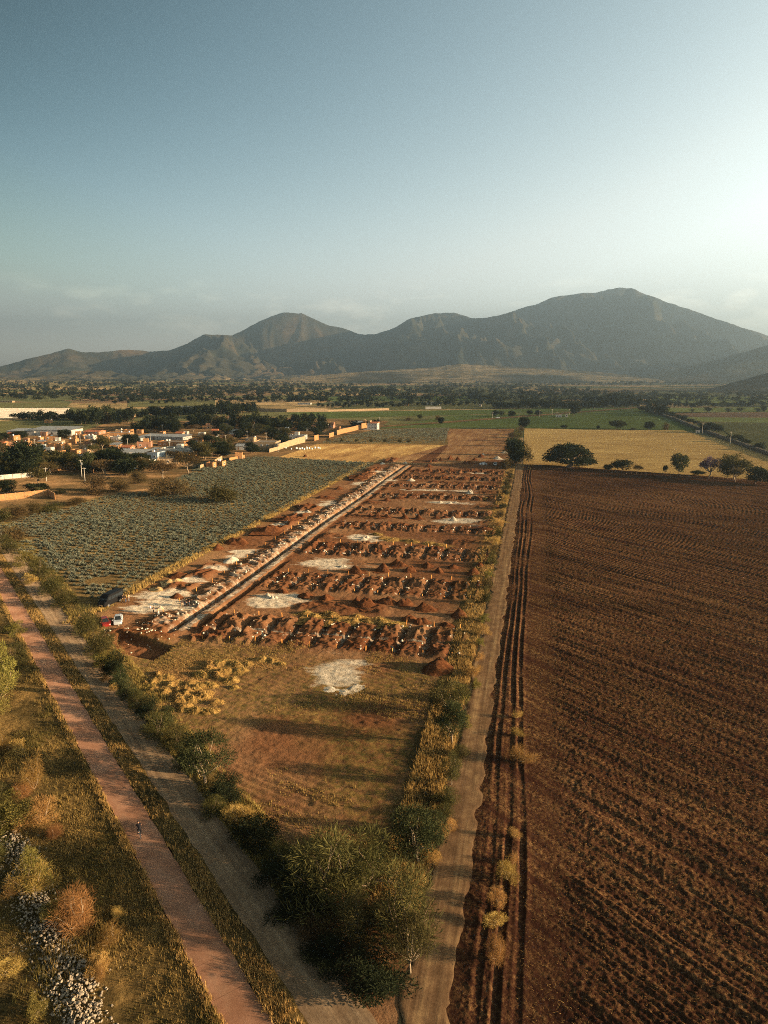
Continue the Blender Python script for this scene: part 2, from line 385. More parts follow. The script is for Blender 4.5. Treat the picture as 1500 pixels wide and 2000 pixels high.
# ------------------------------------------------------------------ world colours: sky with thin low clouds
SKY_G0, SKY_G1, SKY_G2, SKY_G3 = 1.42, 1.45, 0.9, 1.35
def build_world():
    tc = wn.new('ShaderNodeTexCoord'); gen = tc.outputs['Generated']
    sep = wn.new('ShaderNodeSeparateXYZ'); wl.new(gen, sep.inputs[0])
    def mth(op, a, b, c=None):
        nd = wn.new('ShaderNodeMath'); nd.operation = op
        for k, v in enumerate((a, b, c)):
            if v is None: continue
            if isinstance(v, bpy.types.NodeSocket): wl.new(v, nd.inputs[k])
            else: nd.inputs[k].default_value = v
        return nd.outputs[0]
    # hazy air: the sky brightens toward the sun's side and deepens away from it
    dh = mth('MULTIPLY_ADD', sep.outputs[0], math.sin(SUN_AZ), mth('MULTIPLY', sep.outputs[1], math.cos(SUN_AZ)))
    z_ = mth('MAXIMUM', sep.outputs[2], 0.0)
    g_ = mth('MULTIPLY_ADD', dh, SKY_G1, SKY_G0)
    g_ = mth('MULTIPLY_ADD', z_, -SKY_G2, g_)
    g_ = mth('MULTIPLY_ADD', mth('POWER', mth('SUBTRACT', 1.0, z_), 6.0), SKY_G3, g_)
    g_ = mth('MINIMUM', mth('MAXIMUM', g_, 0.20), 2.0)
    zr = wn.new('ShaderNodeMapRange'); wl.new(z_, zr.inputs[0]); zr.inputs[1].default_value = 0.42; zr.inputs[2].default_value = 0.70; zr.inputs[3].default_value = 1.0; zr.inputs[4].default_value = 0.10
    g_ = mth('MULTIPLY', g_, zr.outputs[0])
    lo = wn.new('ShaderNodeMix'); lo.data_type = 'RGBA'; lo.blend_type = 'DARKEN'; lo.inputs[0].default_value = 1.0     # the lamp gives the sun's own glow
    wl.new(sky.outputs[0], lo.inputs[6]); lo.inputs[7].default_value = (3.6, 3.6, 3.6, 1)
    hs = wn.new('ShaderNodeHueSaturation'); wl.new(lo.outputs[2], hs.inputs['Color'])
    sa = wn.new('ShaderNodeMapRange'); wl.new(g_, sa.inputs[0]); sa.inputs[1].default_value = 0.2; sa.inputs[2].default_value = 1.7; sa.inputs[3].default_value = 1.08; sa.inputs[4].default_value = 0.20
    wl.new(sa.outputs[0], hs.inputs['Saturation']); hs.inputs['Hue'].default_value = 0.474; wl.new(g_, hs.inputs['Value'])
    ti = wn.new('ShaderNodeMix'); ti.data_type = 'RGBA'; ti.blend_type = 'MULTIPLY'; ti.inputs[0].default_value = 1.0; wl.new(hs.outputs[0], ti.inputs[6]); wt = wn.new('ShaderNodeMix'); wt.data_type = 'RGBA'; wl.new(mth('POWER', mth('SUBTRACT', 1.0, z_), 5.0), wt.inputs[0]); wt.inputs[6].default_value = (0.93, 1.0, 0.96, 1); wt.inputs[7].default_value = (1.14, 1.03, 0.88, 1)
    wl.new(wt.outputs[2], ti.inputs[7])
    mp = wn.new('ShaderNodeMapping'); wl.new(gen, mp.inputs[0]); mp.inputs['Scale'].default_value = (9, 9, 26)
    no = wn.new('ShaderNodeTexNoise'); wl.new(mp.outputs[0], no.inputs['Vector']); no.inputs['Scale'].default_value = 1.6
    no.inputs['Detail'].default_value = 7; no.inputs['Roughness'].default_value = 0.55
    cr = wn.new('ShaderNodeValToRGB'); wl.new(no.outputs[0], cr.inputs[0])
    cr.color_ramp.elements[0].position = 0.52; cr.color_ramp.elements[1].position = 0.72
    band = wn.new('ShaderNodeValToRGB'); wl.new(sep.outputs[2], band.inputs[0]); b = band.color_ramp
    b.elements[0].position = 0.03; b.elements[0].color = (0, 0, 0, 1); b.elements[1].position = 0.065; b.elements[1].color = (1, 1, 1, 1)
    e = b.elements.new(0.095); e.color = (0.9, 0.9, 0.9, 1); e = b.elements.new(0.125); e.color = (0, 0, 0, 1)
    mu = wn.new('ShaderNodeMath'); mu.operation = 'MULTIPLY'; wl.new(cr.outputs[0], mu.inputs[0]); wl.new(band.outputs[0], mu.inputs[1])
    m2 = wn.new('ShaderNodeMath'); m2.operation = 'MULTIPLY'; wl.new(mu.outputs[0], m2.inputs[0]); m2.inputs[1].default_value = 0.5
    mx = wn.new('ShaderNodeMix'); mx.data_type = 'RGBA'; mx.blend_type = 'MULTIPLY'
    wl.new(m2.outputs[0], mx.inputs[0]); wl.new(ti.outputs[2], mx.inputs[6]); mx.inputs[7].default_value = (1.75, 1.6, 1.45, 1)
    mx.clamp_result = False
    wl.new(mx.outputs[2], w_bg.inputs['Color'])
build_world()

# ------------------------------------------------------------------ base ground and the far fields
HS0, HS1, HT0, HT1 = 36.0, 420.0, -92.5, -8.6            # the building site, cut out of the base sheet
def base_ground():
    L = 30000
    S = [-400, HS0, HS1, L]; T = [-L, HT0, HT1, L]
    V = [(*st2xy(s, t), 0.0) for s in S for t in T]
    Fs = [(i * 4 + j, (i + 1) * 4 + j, (i + 1) * 4 + j + 1, i * 4 + j + 1) for i in range(3) for j in range(3) if not (i == 1 and j == 1)]
    struct('ground', mesh_np('ground', V, np.array(Fs), M['valley']))
base_ground()
_layer = [0.03]
def field(name, pts, mat, px=True, z=None):
    if z is None: _layer[0] += 0.012; z = _layer[0]
    P = [at(*p) for p in pts] if px else [st2xy(*p) for p in pts]
    me = bpy.data.meshes.new(name); me.from_pydata([(x, y, z) for x, y in P], [], [tuple(range(len(P)))])
    bm = bmesh.new(); bm.from_mesh(me); bmesh.ops.triangulate(bm, faces=bm.faces)
    bmesh.ops.recalc_face_normals(bm, faces=bm.faces)
    for f in bm.faces:
        if f.normal.z < 0: f.normal_flip()
    bm.to_mesh(me); bm.free(); me.materials.append(mat)
    return struct(name, me)
field('village_ground', [(-300, 1080), (-300, 850), (60, 838), (420, 812), (760, 822), (735, 842), (640, 862), (560, 892), (470, 905), (300, 975), (60, 1010), (20, 1040), (60, 1120), (20, 1200)], M['village_dirt'])
field('hedge_side_ground', [(-40, 1000), (60, 1000), (215, 966), (262, 1155), (205, 1195), (150, 1180), (60, 1100), (-40, 1050)], M['f_agave'])
field('stubble_field', [(545, 893), (620, 867), (880, 869), (865, 881), (735, 907)], M['f_stubble2'])
field('back_agave_field', [(620, 867), (735, 838), (880, 834), (880, 869)], M['f_agave'])
field('scraped_field', [(735, 907), (875, 868), (872, 838), (1004, 838), (1000, 895), (880, 906)], M['f_bare'])
field('dark_soil_strip', [(800, 905), (868, 870), (876, 870), (842, 905)], M['f_dark'])
field('golden_field', [(1022, 917), (1024, 837), (1335, 841), (1420, 862), (1500, 886), (1700, 945), (1700, 960), (1500, 944), (1280, 925)], M['f_stubble'])
field('green_field', [(745, 836), (880, 812), (1252, 799), (1400, 842), (1335, 841), (1000, 836)], M['f_green'])
field('green_field', [(590, 818), (880, 811), (1252, 799), (1235, 795), (950, 800), (560, 806)], M['f_green'])
field('green_field', [(640, 802), (1240, 796), (1250, 789), (700, 786)], M['f_olive'])
field('olive_field', [(-200, 850), (150, 846), (215, 824), (-200, 822)], M['f_olive'])
field('green_field', [(-200, 797), (130, 796), (140, 786), (-200, 787)], M['f_olive'])
field('olive_field', [(240, 822), (420, 822), (410, 812), (250, 811)], M['f_olive'])
field('green_field', [(250, 795), (420, 793), (420, 780), (250, 782)], M['f_olive'])
field('netting_field', [(-200, 822), (128, 815), (136, 797), (-200, 798)], M['f_pale'])
field('olive_field', [(1395, 826), (1700, 830), (1700, 940), (1500, 884), (1440, 862)], M['f_olive'])
field('light_green_field', [(1310, 815), (1700, 818), (1700, 829), (1395, 825), (1340, 822)], M['f_lightgreen'])
field('brown_field', [(1300, 807), (1700, 805), (1700, 816), (1310, 814)], M['f_brownrow'])
field('light_green_field', [(1280, 797), (1700, 794), (1700, 804), (1300, 806)], M['f_lightgreen'])
field('light_green_field', [(1260, 787), (1290, 774), (1700, 775), (1700, 790)], M['f_lightgreen'])
field('green_field', [(640, 784), (960, 781), (960, 773), (640, 775)], M['f_green'])
field('green_field', [(980, 781), (1240, 780), (1180, 772), (980, 773)], M['f_olive'])
field('farm_lane', [(740, 835), (880, 826), (1250, 797), (1250, 795), (870, 823.5), (735, 833)], M['village_dirt'])

# ------------------------------------------------------------------ the building site: trenches, spoil, scraped earth
ROWS = [126.0, 160.0, 193.0, 225.0, 251.0, 285.0, 313.0, 338.5, 361.0]
ROWT0, ROWT1 = -62.5, -11.5
XT = [ROWT0 + 2 + 5.3 * k for k in range(10)]           # cross trenches of a row
SAND = [(660, 1318, 5.6, 6.5), (525, 1172, 5.5, 6.5), (545, 1180, 4, 4), (560, 1168, 6, 4), (640, 1100, 7.5, 7), (612, 1102, 6, 5), (722, 1051, 8, 5), (700, 1050, 5, 5), (900, 1018, 9, 5), (880, 1020, 8, 4),
        (865, 982, 9, 4), (905, 960, 9, 3.5), (850, 958, 9, 3), (800, 957, 6, 3), (760, 938, 5, 4), (935, 925, 9, 3), (945, 892, 8, 14), (960, 885, 6, 10),
        (300, 1188, 6, 4.5), (270, 1190, 6, 3.5), (330, 1180, 6, 4), (345, 1160, 5, 3), (370, 1135, 5, 3), (460, 1088, 5, 3.5), (480, 1080, 4, 4), (540, 1027, 4, 4), (590, 1002, 4, 4.5),
        (640, 985, 4, 5), (700, 945, 4, 7), (745, 922, 6, 5), (320, 1165, 6, 4), (425, 1112, 4, 3)]
SANDW = [(*st(x, y), rx, ry) for x, y, rx, ry in SAND]
PIT = (st(298, 1268), st(225, 1290))
def site(s, t):
    s = np.asarray(s, float); t = np.asarray(t, float)
    X, Y = st2xy(s, t); p, q = xy2pq(X, Y)
    z = (fbm(s * 0.08, t * 0.08, 3) - 0.5) * 0.35 + (fbm(s * 0.9, t * 0.9, 5, 4, 0.6) - 0.5) * 0.22
    # tractor and scraper lines on the open ground in front
    front = sstep(120, 112, s)
    lines = np.sin((t * 0.35 + s * 0.95) * 2 * math.pi / 1.3 + 6 * fbm(s * .06, t * .06, 9)) * 0.035
    z = z + front * lines * sstep(.35, .6, fbm(s * .07, t * .07, 8))
    red = sstep(0.42, 0.62, fbm(s * 0.045, t * 0.07, 21, 4)) * 0.55
    white = np.zeros_like(s); grass = front * sstep(0.30, 0.62, fbm(s * 0.06, t * 0.06, 31, 4)) * 1.0
    grass = np.maximum(grass, sstep(-19, -10, t) * sstep(0.40, 0.6, fbm(s * .12, t * .2, 33)) * 0.8)
    grass = np.maximum(grass, sstep(-84, -90, t) * 0.6) * sstep(54, 62, s)
    for k, r in enumerate(ROWS):
        rs = s - r - (t + 36) * 0.02 - 0.6 * (fbm(t * .12, t * 0 + k, 41) - .5)
        inrow = sstep(ROWT0 - 1.5, ROWT0 + .5, t) * sstep(ROWT1 + 1.5, ROWT1 - .5, t)
        hw = 7.0 if k < 3 else 5.0
        band = sstep(hw + 1.6, hw - 1.0, np.abs(rs)) * inrow
        # spoil heaps between the cross trenches
        ph = (t - XT[0]) / 5.3
        fr = np.abs(ph - np.round(ph)) * 5.3                 # distance to the nearest cross trench
        heap = (0.10 + 0.80 * ridged(s * 0.30, t * 0.46, 50 + k, 5) ** 2.4 * (0.15 + 1.5 * vnoise(s * .16, t * .11, 60 + k)))
        heap = heap * sstep(0.5, 1.5, fr) * sstep(0.5, 1.4, np.abs(rs)) + 0.65 * (fbm(s * 1.3, t * 1.5, 70 + k, 4, .65) - .5)
        z = z + band * heap * (0.95 if k < 4 else 1.15)
        tr = sstep(0.55, 0.3, fr) * sstep(hw - .5, hw - 1.2, np.abs(rs))
        mt = sstep(0.55, 0.30, np.abs(rs)) * inrow
        z = z - inrow * np.maximum(tr, mt * 0.8) * 0.75 * (0.7 + .6 * vnoise(s * .5, t * .5, 77))
        red = np.maximum(red, band * (0.15 + 0.95 * vnoise(s * .2, t * .2, 81 + k)))
        wspot = sstep(0.54, 0.70, fbm(s * 0.5, t * 0.5, 90 + k, 3)) * sstep(2.2, 0.6, fr)
        white = np.maximum(white, band * wspot * (0.62 if k < 4 else 0.48))
        if k == 0: white = np.maximum(white, sstep(0.9, 0.4, np.abs(rs)) * inrow * (0.55 + .4 * vnoise(s * .6, t * .6, 7)))
        white = np.maximum(white, band * tr * (0.62 if k < 3 else 0.3))
        # low earth ridges between the rows
        nxt = ROWS[k + 1] if k + 1 < len(ROWS) else r + 24
        mid_ = (r + nxt) / 2 + (1.5 if k % 2 else -1.0)
        mb = sstep(5.0, 1.5, np.abs(s - mid_)) * inrow * sstep(0.44, 0.58, vnoise(t * 0.05 + 3.3 * k, t * 0, 5))
        z = z + mb * (0.55 * ridged(s * .3, t * .24, 111 + k, 4) ** 2 + 0.25 * (fbm(s * 1.2, t * 1.2, 14) - .3))
        red = np.maximum(red, mb * 0.8)
    # the long trench and its pale spoil
    al = sstep(119, 123, s) * sstep(384, 380, s)
    m1 = t + 68.4 - 0.25 * np.sin(s * .05)
    z = z - al * sstep(0.70, 0.45, np.abs(m1)) * 1.4; white = np.maximum(white, al * sstep(1.5, 1.0, np.abs(m1)) * (.35 + .45 * fbm(s * .3, t * .3, 244)))
    sp = al * sstep(0.7, 1.3, -m1) * sstep(8.5, 5.0, -m1)
    rd = ridged(s * 0.40 + 0.12 * t, t * 0.16, 201, 3)
    z = z + sp * (0.85 * rd ** 2.5 + 0.3 * (fbm(s * 1.4, t * 1.4, 203, 3) - .4))
    white = np.maximum(white, sp * (0.20 + 0.48 * rd * sstep(8, 3, -m1)))
    z = z + al * sstep(1.0, 1.6, m1) * sstep(3.4, 2.8, m1) * 0.25 * fbm(s * .7, t * .7, 207)
    white = np.maximum(white, al * sstep(0.7, 1.0, m1) * sstep(3.3, 2.7, m1) * (.45 + .5 * fbm(s * .15, t * .5, 245)))
    z = z - al * sstep(3.1, 3.5, m1) * sstep(5.0, 4.4, m1) * 0.75 * sstep(.25, .5, vnoise(s * .06, s * 0, 8))
    red = np.maximum(red, al * sstep(3.2, 3.6, m1) * sstep(6, 5, m1) * .8)
    # scraped margin by the agave: low red banks
    lb = sstep(126, 150, s) * sstep(-84.5, -82.5, t) * sstep(-76, -78.5, t) * sstep(0.48, 0.60, vnoise(s * 0.045, s * 0, 222))
    z = z + lb * 1.1 * ridged(s * .22, t * .35, 223, 4) ** 1.6; red = np.maximum(red, lb * .9)
    # excavated pit by the gate and the dark ramp
    ps, pt = s - 112.5, t + 70.5
    pr = sstep(3.6, 3.3, np.abs(ps + 0.25 * pt)) * sstep(6.6, 6.3, np.abs(pt))
    z = z - pr * 1.1 * (.75 + .5 * fbm(s * .5, t * .5, 246)); red = np.maximum(red, pr * .7); grass = grass * (1 - pr)
    rim = sstep(122, 118.5, s) * sstep(114.5, 117, s) * sstep(-82, -78, t) * sstep(-64, -68, t)
    z = z + rim * 0.8 * ridged(s * .3, t * .3, 231); red = np.maximum(red, rim)
    e2 = sstep(116.5, 118.5, s) * sstep(127.5, 125, s) * sstep(-79, -77, t) * sstep(-68, -69, t)
    z = z + e2 * (0.35 * ridged(s * .35, t * .35, 234, 4) - .15); red = np.maximum(red, e2 * .55)
    for (ss, tt, rx, ry) in SANDW:
        d = np.hypot((t - tt) / rx, (s - ss) / ry) * (0.10 + 1.75 * fbm(s * .24 + rx, t * .12 + ss, 241, 5, .62))
        white = np.maximum(white, sstep(1.3, 0.35, d) * 1.0)
        k_ = sstep(1.1, 0.7, d); z = z * (1 - 0.75 * k_) + 0.06 * k_ * (1 + np.sin(d * 16) * .35) + k_ * .22 * (fbm(s * .8, t * .6, 243, 4, .6) - .45)
        red = red * (1 - k_ * .8)
    # edge tracks stay level, and the ground falls away under the road
    lv = sstep(-91.5, -88.5, t) * sstep(-84.0, -86.5, t)
    z = z * (1 - .8 * lv)
    z = z * sstep(-8.7, -10.5, t)
    z = z * sstep(26.2, 29.0, q) - 0.5 * sstep(25.6, 24.6, q) + 0.05
    z = np.where((s > HS1 - 1) | (t < HT0 + 1), 0.0, z)
    return z, red, white, grass
def geo(a, b, k):
    n = int(math.log(b / a) / k) + 1
    return a * (b / a) ** np.linspace(0, 1, n)
def build_site():
    S = geo(HS0, HS1, 0.0021); T = np.arange(HT0, HT1 + .001, 0.233)
    s, t = np.meshgrid(S, T, indexing='ij')
    z, red, white, grass = site(s, t)
    X, Y = st2xy(s, t)
    me = mesh_np('site_ground', np.stack([X, Y, z], -1).reshape(-1, 3), grid_faces(len(S), len(T)), M['site'],
                 dict(red=red, white=white, grass=grass), smooth=True)
    struct('site_ground', me)
build_site()
def site_z(X, Y):
    s, t = xy2st(X, Y); return float(site(np.array([s]), np.array([t]))[0][0])

# ------------------------------------------------------------------ the ploughed field and its headland ruts
FUR = R(143.5)
def plough_z(s, t):
    X, Y = st2xy(s, t)
    a = X * math.cos(FUR) - Y * math.sin(FUR); b = X * math.sin(FUR) + Y * math.cos(FUR)   # a across the furrows, b along
    head = sstep(3.0, 8.0, t)
    w = a + 0.5 * (fbm(a * .05, b * .03, 301) - .5) * 6
    fur = (np.abs(((w / 0.72) % 1.0) - .5) * 2) ** 1.3
    z = head * fur * 0.10 * (0.1 + 1.2 * sstep(.3, .7, vnoise(a * .12, b * .015, 303)))
    z = z + head * 0.13 * sstep(.45, .75, vnoise(a * .42, b * .012, 307)) + head * .10 * sstep(.5, .8, vnoise(a * 1.5, b * .05, 308))
    z = z + (fbm(a * 3.6, b * 2.2, 305, 4, .75) - .5) * (0.12 + .15 * head) + head * .06 * sstep(.55, .8, vnoise(s * 2.8, t * 2.8, 309))
    # wheel ruts along the headland, weaving
    wig = 0.35 * np.sin(s * 0.031) + .15 * np.sin(s * .083 + 1) + 1.2 * (fbm(s * .02, s * 0, 312) - .5)
    for c, ww, dpt in ((-2.9, 0.12, .05), (-1.6 , 0.14, .10), (-0.2, .14, .08)):
        d = np.abs(t - c - wig * (0.3 if c < -3 else 1.0) - (0.3 * np.sin(s * .03 + c)))
        br = 0.25 + 1.0 * sstep(.3, .65, fbm(s * .09, s * 0 + c * 3, 311, 3))
        z = z - sstep(ww + .3, ww, d) * dpt * br + sstep(ww + .9, ww + .35, d) * sstep(ww + .1, ww + .35, d) * .08 * br
    return np.maximum(z + 0.17, .03)
def build_plough():
    S = geo(20, 399, 0.0034); U = np.linspace(0, 1, 560) ** 1.15
    s, u = np.meshgrid(S, U, indexing='ij')
    right = 40 + 0.42 * s
    t = -5.9 + u * (right + 5.9)
    # back edge slants with the tree line
    sb = s * (1 - 0.00093 * np.maximum(t - 5, 0) * sstep(100, 399, s))
    z = plough_z(sb, t)
    edge = sstep(-5.0, -3.6, t)
    z = z * edge + 0.06 * (1 - edge)
    X, Y = st2xy(sb, t)
    struct('ploughed_field', mesh_np('ploughed_field', np.stack([X, Y, z], -1).reshape(-1, 3), grid_faces(*s.shape), M['plough'], smooth=True))
build_plough()
def strip(name, c0, c1, a0, a1, frame, mat, z, na=200, nb=14, amp=0.04, wob=0.35, seed=1, crown=0.0):
    "a road or path sheet: along a0..a1, across c0..c1, with an uneven edge and a little relief"
    Aa = np.linspace(a0, a1, na); Bb = np.linspace(0, 1, nb)
    a, b = np.meshgrid(Aa, Bb, indexing='ij')
    l = c0 + wob * (fbm(a * .35, a * 0, seed, 4) - .5) * 2; r = c1 + wob * (fbm(a * .35, a * 0 + 9, seed + 5, 4) - .5) * 2
    c = l + (r - l) * b
    X, Y = frame(a, c)
    zz = z + amp * (fbm(X * .6, Y * .6, seed + 3) - .5) * 2 * np.minimum(1, 6 * np.minimum(b, 1 - b)) + crown * (1 - (2 * b - 1) ** 2)
    zz[:, 0] -= .05; zz[:, -1] -= .05
    return struct(name, mesh_np(name, np.stack([X, Y, zz], -1).reshape(-1, 3), grid_faces(na, nb), mat, smooth=True))
strip('dirt_track', -8.5, -4.5, 20, 398, st2xy, M['track'], 0.14, 700, 16, .06, .9, 11)
strip('dirt_track', -4.6, 4.0, 396, 640, st2xy, M['track'], 0.02, 200, 8, .02, .6, 12)
strip('dirt_road', 21.5, 26.2, -10, 420, pq2xy, M['dirt_road'], 0.10, 700, 18, .05, .45, 21)
def build_path():
    "raised red walking path with pale kerb edges"
    Pp = np.arange(-10, 421, 1.0)
    prof = [(16.2, -0.1), (16.2, 0.16), (19.45, 0.16), (19.45, -0.1)]
    V = []
    for p in Pp:
        for i, (q, z) in enumerate(prof):
            w = 0.06 * math.sin(p * .9) + 0.05 * math.sin(p * 2.3 + i)
            V.append((*pq2xy(p, q + w), z))
    struct('red_path', mesh_np('red_path', V, grid_faces(len(Pp), 4)[:, ::-1], M['path']))
build_path()
# ------------------------------------------------------------------ verges (ground under the grass)
def verge_z(p, q):
    z = (fbm(p * .09, q * .09, 401) - .5) * 0.9 * sstep(15.5, 9, q) + (fbm(p * .7, q * .7, 402, 4, .6) - .5) * .3 * sstep(16.3, 14.5, q)
    return z + 0.10
def build_verge():
    P_ = geo(22, 420, 0.006); Q_ = np.concatenate([np.arange(-70, -10, 0.9), np.arange(-10, 16.16, .3)])
    p, q = np.meshgrid(P_, Q_, indexing='ij'); X, Y = pq2xy(p, q)
    struct('left_verge', mesh_np('left_verge', np.stack([X, Y, verge_z(p, q)], -1).reshape(-1, 3), grid_faces(len(P_), len(Q_)), M['verge'], smooth=True))
build_verge()
strip('middle_verge', 19.45, 21.9, -10, 420, pq2xy, M['verge'], 0.13, 600, 6, .08, .25, 31, .05)
strip('hedge_bank', 25.8, 29.8, 50, 420, pq2xy, M['verge'], 0.10, 500, 8, .2, .5, 33, .25)
strip('hedge_bank', -14.5, -8.5, 55, 398, st2xy, M['verge'], 0.05, 500, 10, .12, .8, 35, .10)
# ------------------------------------------------------------------ mountains, foothills and air
def az_of(x, y=690):
    v = (1000 - y) / F
    return math.atan2((x - 750) / F, math.cos(PITCH) + v * math.sin(PITCH))
def el_of(x, y):
    u = (x - 750) / F; v = (1000 - y) / F
    dy = math.cos(PITCH) + v * math.sin(PITCH); dz = -math.sin(PITCH) + v * math.cos(PITCH)
    return math.atan2(dz, math.hypot(u, dy))
SIL = [(-700, 715), (-300, 722), (-100, 733), (0, 716), (60, 699), (100, 690), (135, 681), (160, 688), (190, 688), (250, 683), (290, 686), (330, 685), (365, 672), (400, 653), (430, 654), (455, 655), (480, 643), (500, 632), (530, 618),
       (555, 610), (590, 612), (612, 622), (640, 635), (670, 641), (700, 652), (730, 653), (760, 645), (800, 623), (830, 615), (850, 611), (885, 610), (920, 622), (950, 620), (980, 614), (1010, 603), (1040, 596), (1070, 583),
       (1090, 578), (1130, 573), (1160, 572), (1180, 565), (1200, 562), (1225, 563), (1245, 571), (1290, 588), (1350, 608), (1420, 632), (1500, 656), (1600, 684), (1800, 700), (2300, 690)]
def build_mountains():
    na, nd = 1000, 240
    az = np.linspace(R(-46), R(50), na)
    xa = np.array([az_of(x) for x, y in SIL]); ea = np.array([el_of(x, y) for x, y in SIL])
    el = np.interp(az, xa, ea)
    el = el + R(0.10) * (fbm(az * 120, az * 0, 501, 4) - .5) + R(.03) * (fbm(az * 700, az * 0, 503, 3) - .5)
    Dc = 8200.0 + 500 * (fbm(az * 5, az * 0, 505) - .5)
    Db = 4900.0 + 900 * (fbm(az * 9, az * 0, 507) - .5) - 700 * np.exp(-((az - R(5)) / R(7)) ** 2)
    hc = np.maximum(CAM_H + Dc * np.tan(el), 60)
    u = np.concatenate([np.linspace(0, 1, 190), np.linspace(1.01, 1.6, nd - 190)])
    AZ, U = np.meshgrid(az, u, indexing='ij')
    D = Db[:, None] + (Dc - Db)[:, None] * U
    prof = np.where(U < 1, 0.10 * U + 0.90 * np.clip((U - .12) / .88, 0, 1) ** 1.35, 1 - (U - 1) * 0.9)
    X = D * np.sin(AZ); Y = D * np.cos(AZ)
    wx = (fbm(X / 900, Y / 900, 511, 4) - .5) * 900
    g1 = np.abs(2 * fbm((X + wx) / 900 + Y / 2600, Y / 3400, 513, 2) - 1)          # big spurs
    g2 = np.abs(2 * fbm((X + wx * .8) / 330, Y / 900 + X / 1500, 515, 4, .55) - 1)    # gullies
    spur = np.clip(1 - 2.1 * g1, 0, 1); gul = np.clip(1 - 2.4 * g2, 0, 1)
    damp = np.clip(1 - U, 0, 1)
    H = hc[:, None] * prof
    bulge = np.exp(-((U - .42) / .22) ** 2)
    H = H * (1 + 1.9 * (spur - .74) * np.minimum(1, 3.2 * damp) * np.minimum(1, 4 * U) + 0.46 * (gul - .45) * np.minimum(1, 3.0 * damp))
    H = H + bulge * hc[:, None] * 0.10 * (spur - .3)
    g3 = np.abs(2 * fbm((X + wx * .6) / 130, Y / 330 + X / 700, 516, 3, .55) - 1)
    H = H - hc[:, None] * .085 * np.clip(1 - 2.2 * g3, 0, 1) * np.minimum(1, 4 * U) * np.minimum(1, 4 * damp)
    H = H + 34 * (fbm(X / 130, Y / 130, 517, 4) - .5) * np.minimum(1, 4 * U) * np.minimum(1, 5 * damp + .25)
    # keep the crest line the highest seen from the valley
    lim = CAM_H + D * np.tan(el)[:, None]
    H = np.where(U < 1, np.minimum(H, lim - 2), H)
    H = np.where(U <= 0.0, -6, np.maximum(H, -6))
    fld = sstep(0.26, 0.08, U) * sstep(0.30, 0.55, fbm(X / 500, Y / 500, 519))
    me = mesh_np('mountains', np.stack([X, Y, H], -1).reshape(-1, 3), grid_faces(na, nd)[:, ::-1], M['mount'], dict(field=fld), smooth=True)
    struct('mountains', me)
build_mountains()
def hill(name, d0, d1, prof, mat_field, seed, base=0.0):
    "a nearer hill whose skyline passes through the given pixels"
    xa = np.array([az_of(x, y) for x, y in prof]); ea = np.array([el_of(x, y) for x, y in prof])
    na, nd = 220, 90
    az = np.linspace(xa[0], xa[-1], na); el = np.interp(az, xa, ea) + R(.05) * (fbm(az * 150, az * 0, seed) - .5)
    dc = d0 + (d1 - d0) * .62
    hc = np.maximum(CAM_H + dc * np.tan(el), 0)
    u = np.linspace(0, 1, nd); AZ, U = np.meshgrid(az, u, indexing='ij'); D = d0 + (d1 - d0) * U
    X = D * np.sin(AZ); Y = D * np.cos(AZ)
    w = np.where(U < .62, np.clip(U / .62, 0, 1) ** .9, np.clip((1 - U) / .38, 0, 1) ** .8)
    H = hc[:, None] * w * (1 - 0.25 * np.abs(2 * fbm(X / (d0 * .06), Y / (d0 * .09), seed + 3, 4) - 1) * (1 - w)) - 3
    lim = CAM_H + D * np.tan(el)[:, None]
    H = np.where(U < .62, np.minimum(H, np.maximum(lim - .5, -3)), H)
    struct(name, mesh_np(name, np.stack([X, Y, H], -1).reshape(-1, 3), grid_faces(na, nd)[:, ::-1], M['mount'], dict(field=mat_field * sstep(.35, .6, fbm(X / 420, Y / 420, seed + 9))), smooth=True))
hill('foothills', 3600, 5200, [(520, 741), (600, 734), (680, 727), (760, 722), (830, 718), (900, 710), (960, 713), (1040, 716), (1120, 722), (1200, 728), (1300, 737)], 0.85, 521)
hill('hill', 3900, 5600, [(1180, 741), (1260, 733), (1320, 722), (1380, 706), (1440, 690), (1500, 673), (1600, 650), (1800, 620), (2200, 650), (2500, 735)], 0.45, 523)
hill('hill', 1900, 2700, [(1310, 766), (1345, 765), (1400, 754), (1450, 740), (1500, 726), (1600, 695), (1750, 665), (2000, 670), (2400, 760)], 0.1, 525)
def build_haze():
    me = MB().box(-14000, 14000, -600, 16000, -7.5, 1180).mesh('haze', [])
    n = NT('haze_air')
    v = n.n('VolumePrincipled'); v.inputs['Color'].default_value = (0.62, 0.84, 1.0, 1)
    v.inputs['Density'].default_value = HAZE; v.inputs['Anisotropy'].default_value = 0.68
    n.t.links.new(v.outputs[0], n.out.inputs['Volume'])
    me.materials.clear(); me.materials.append(n.m)
    tag(link('haze', me), kind='stuff')
HAZE = 1.2e-4
build_haze()

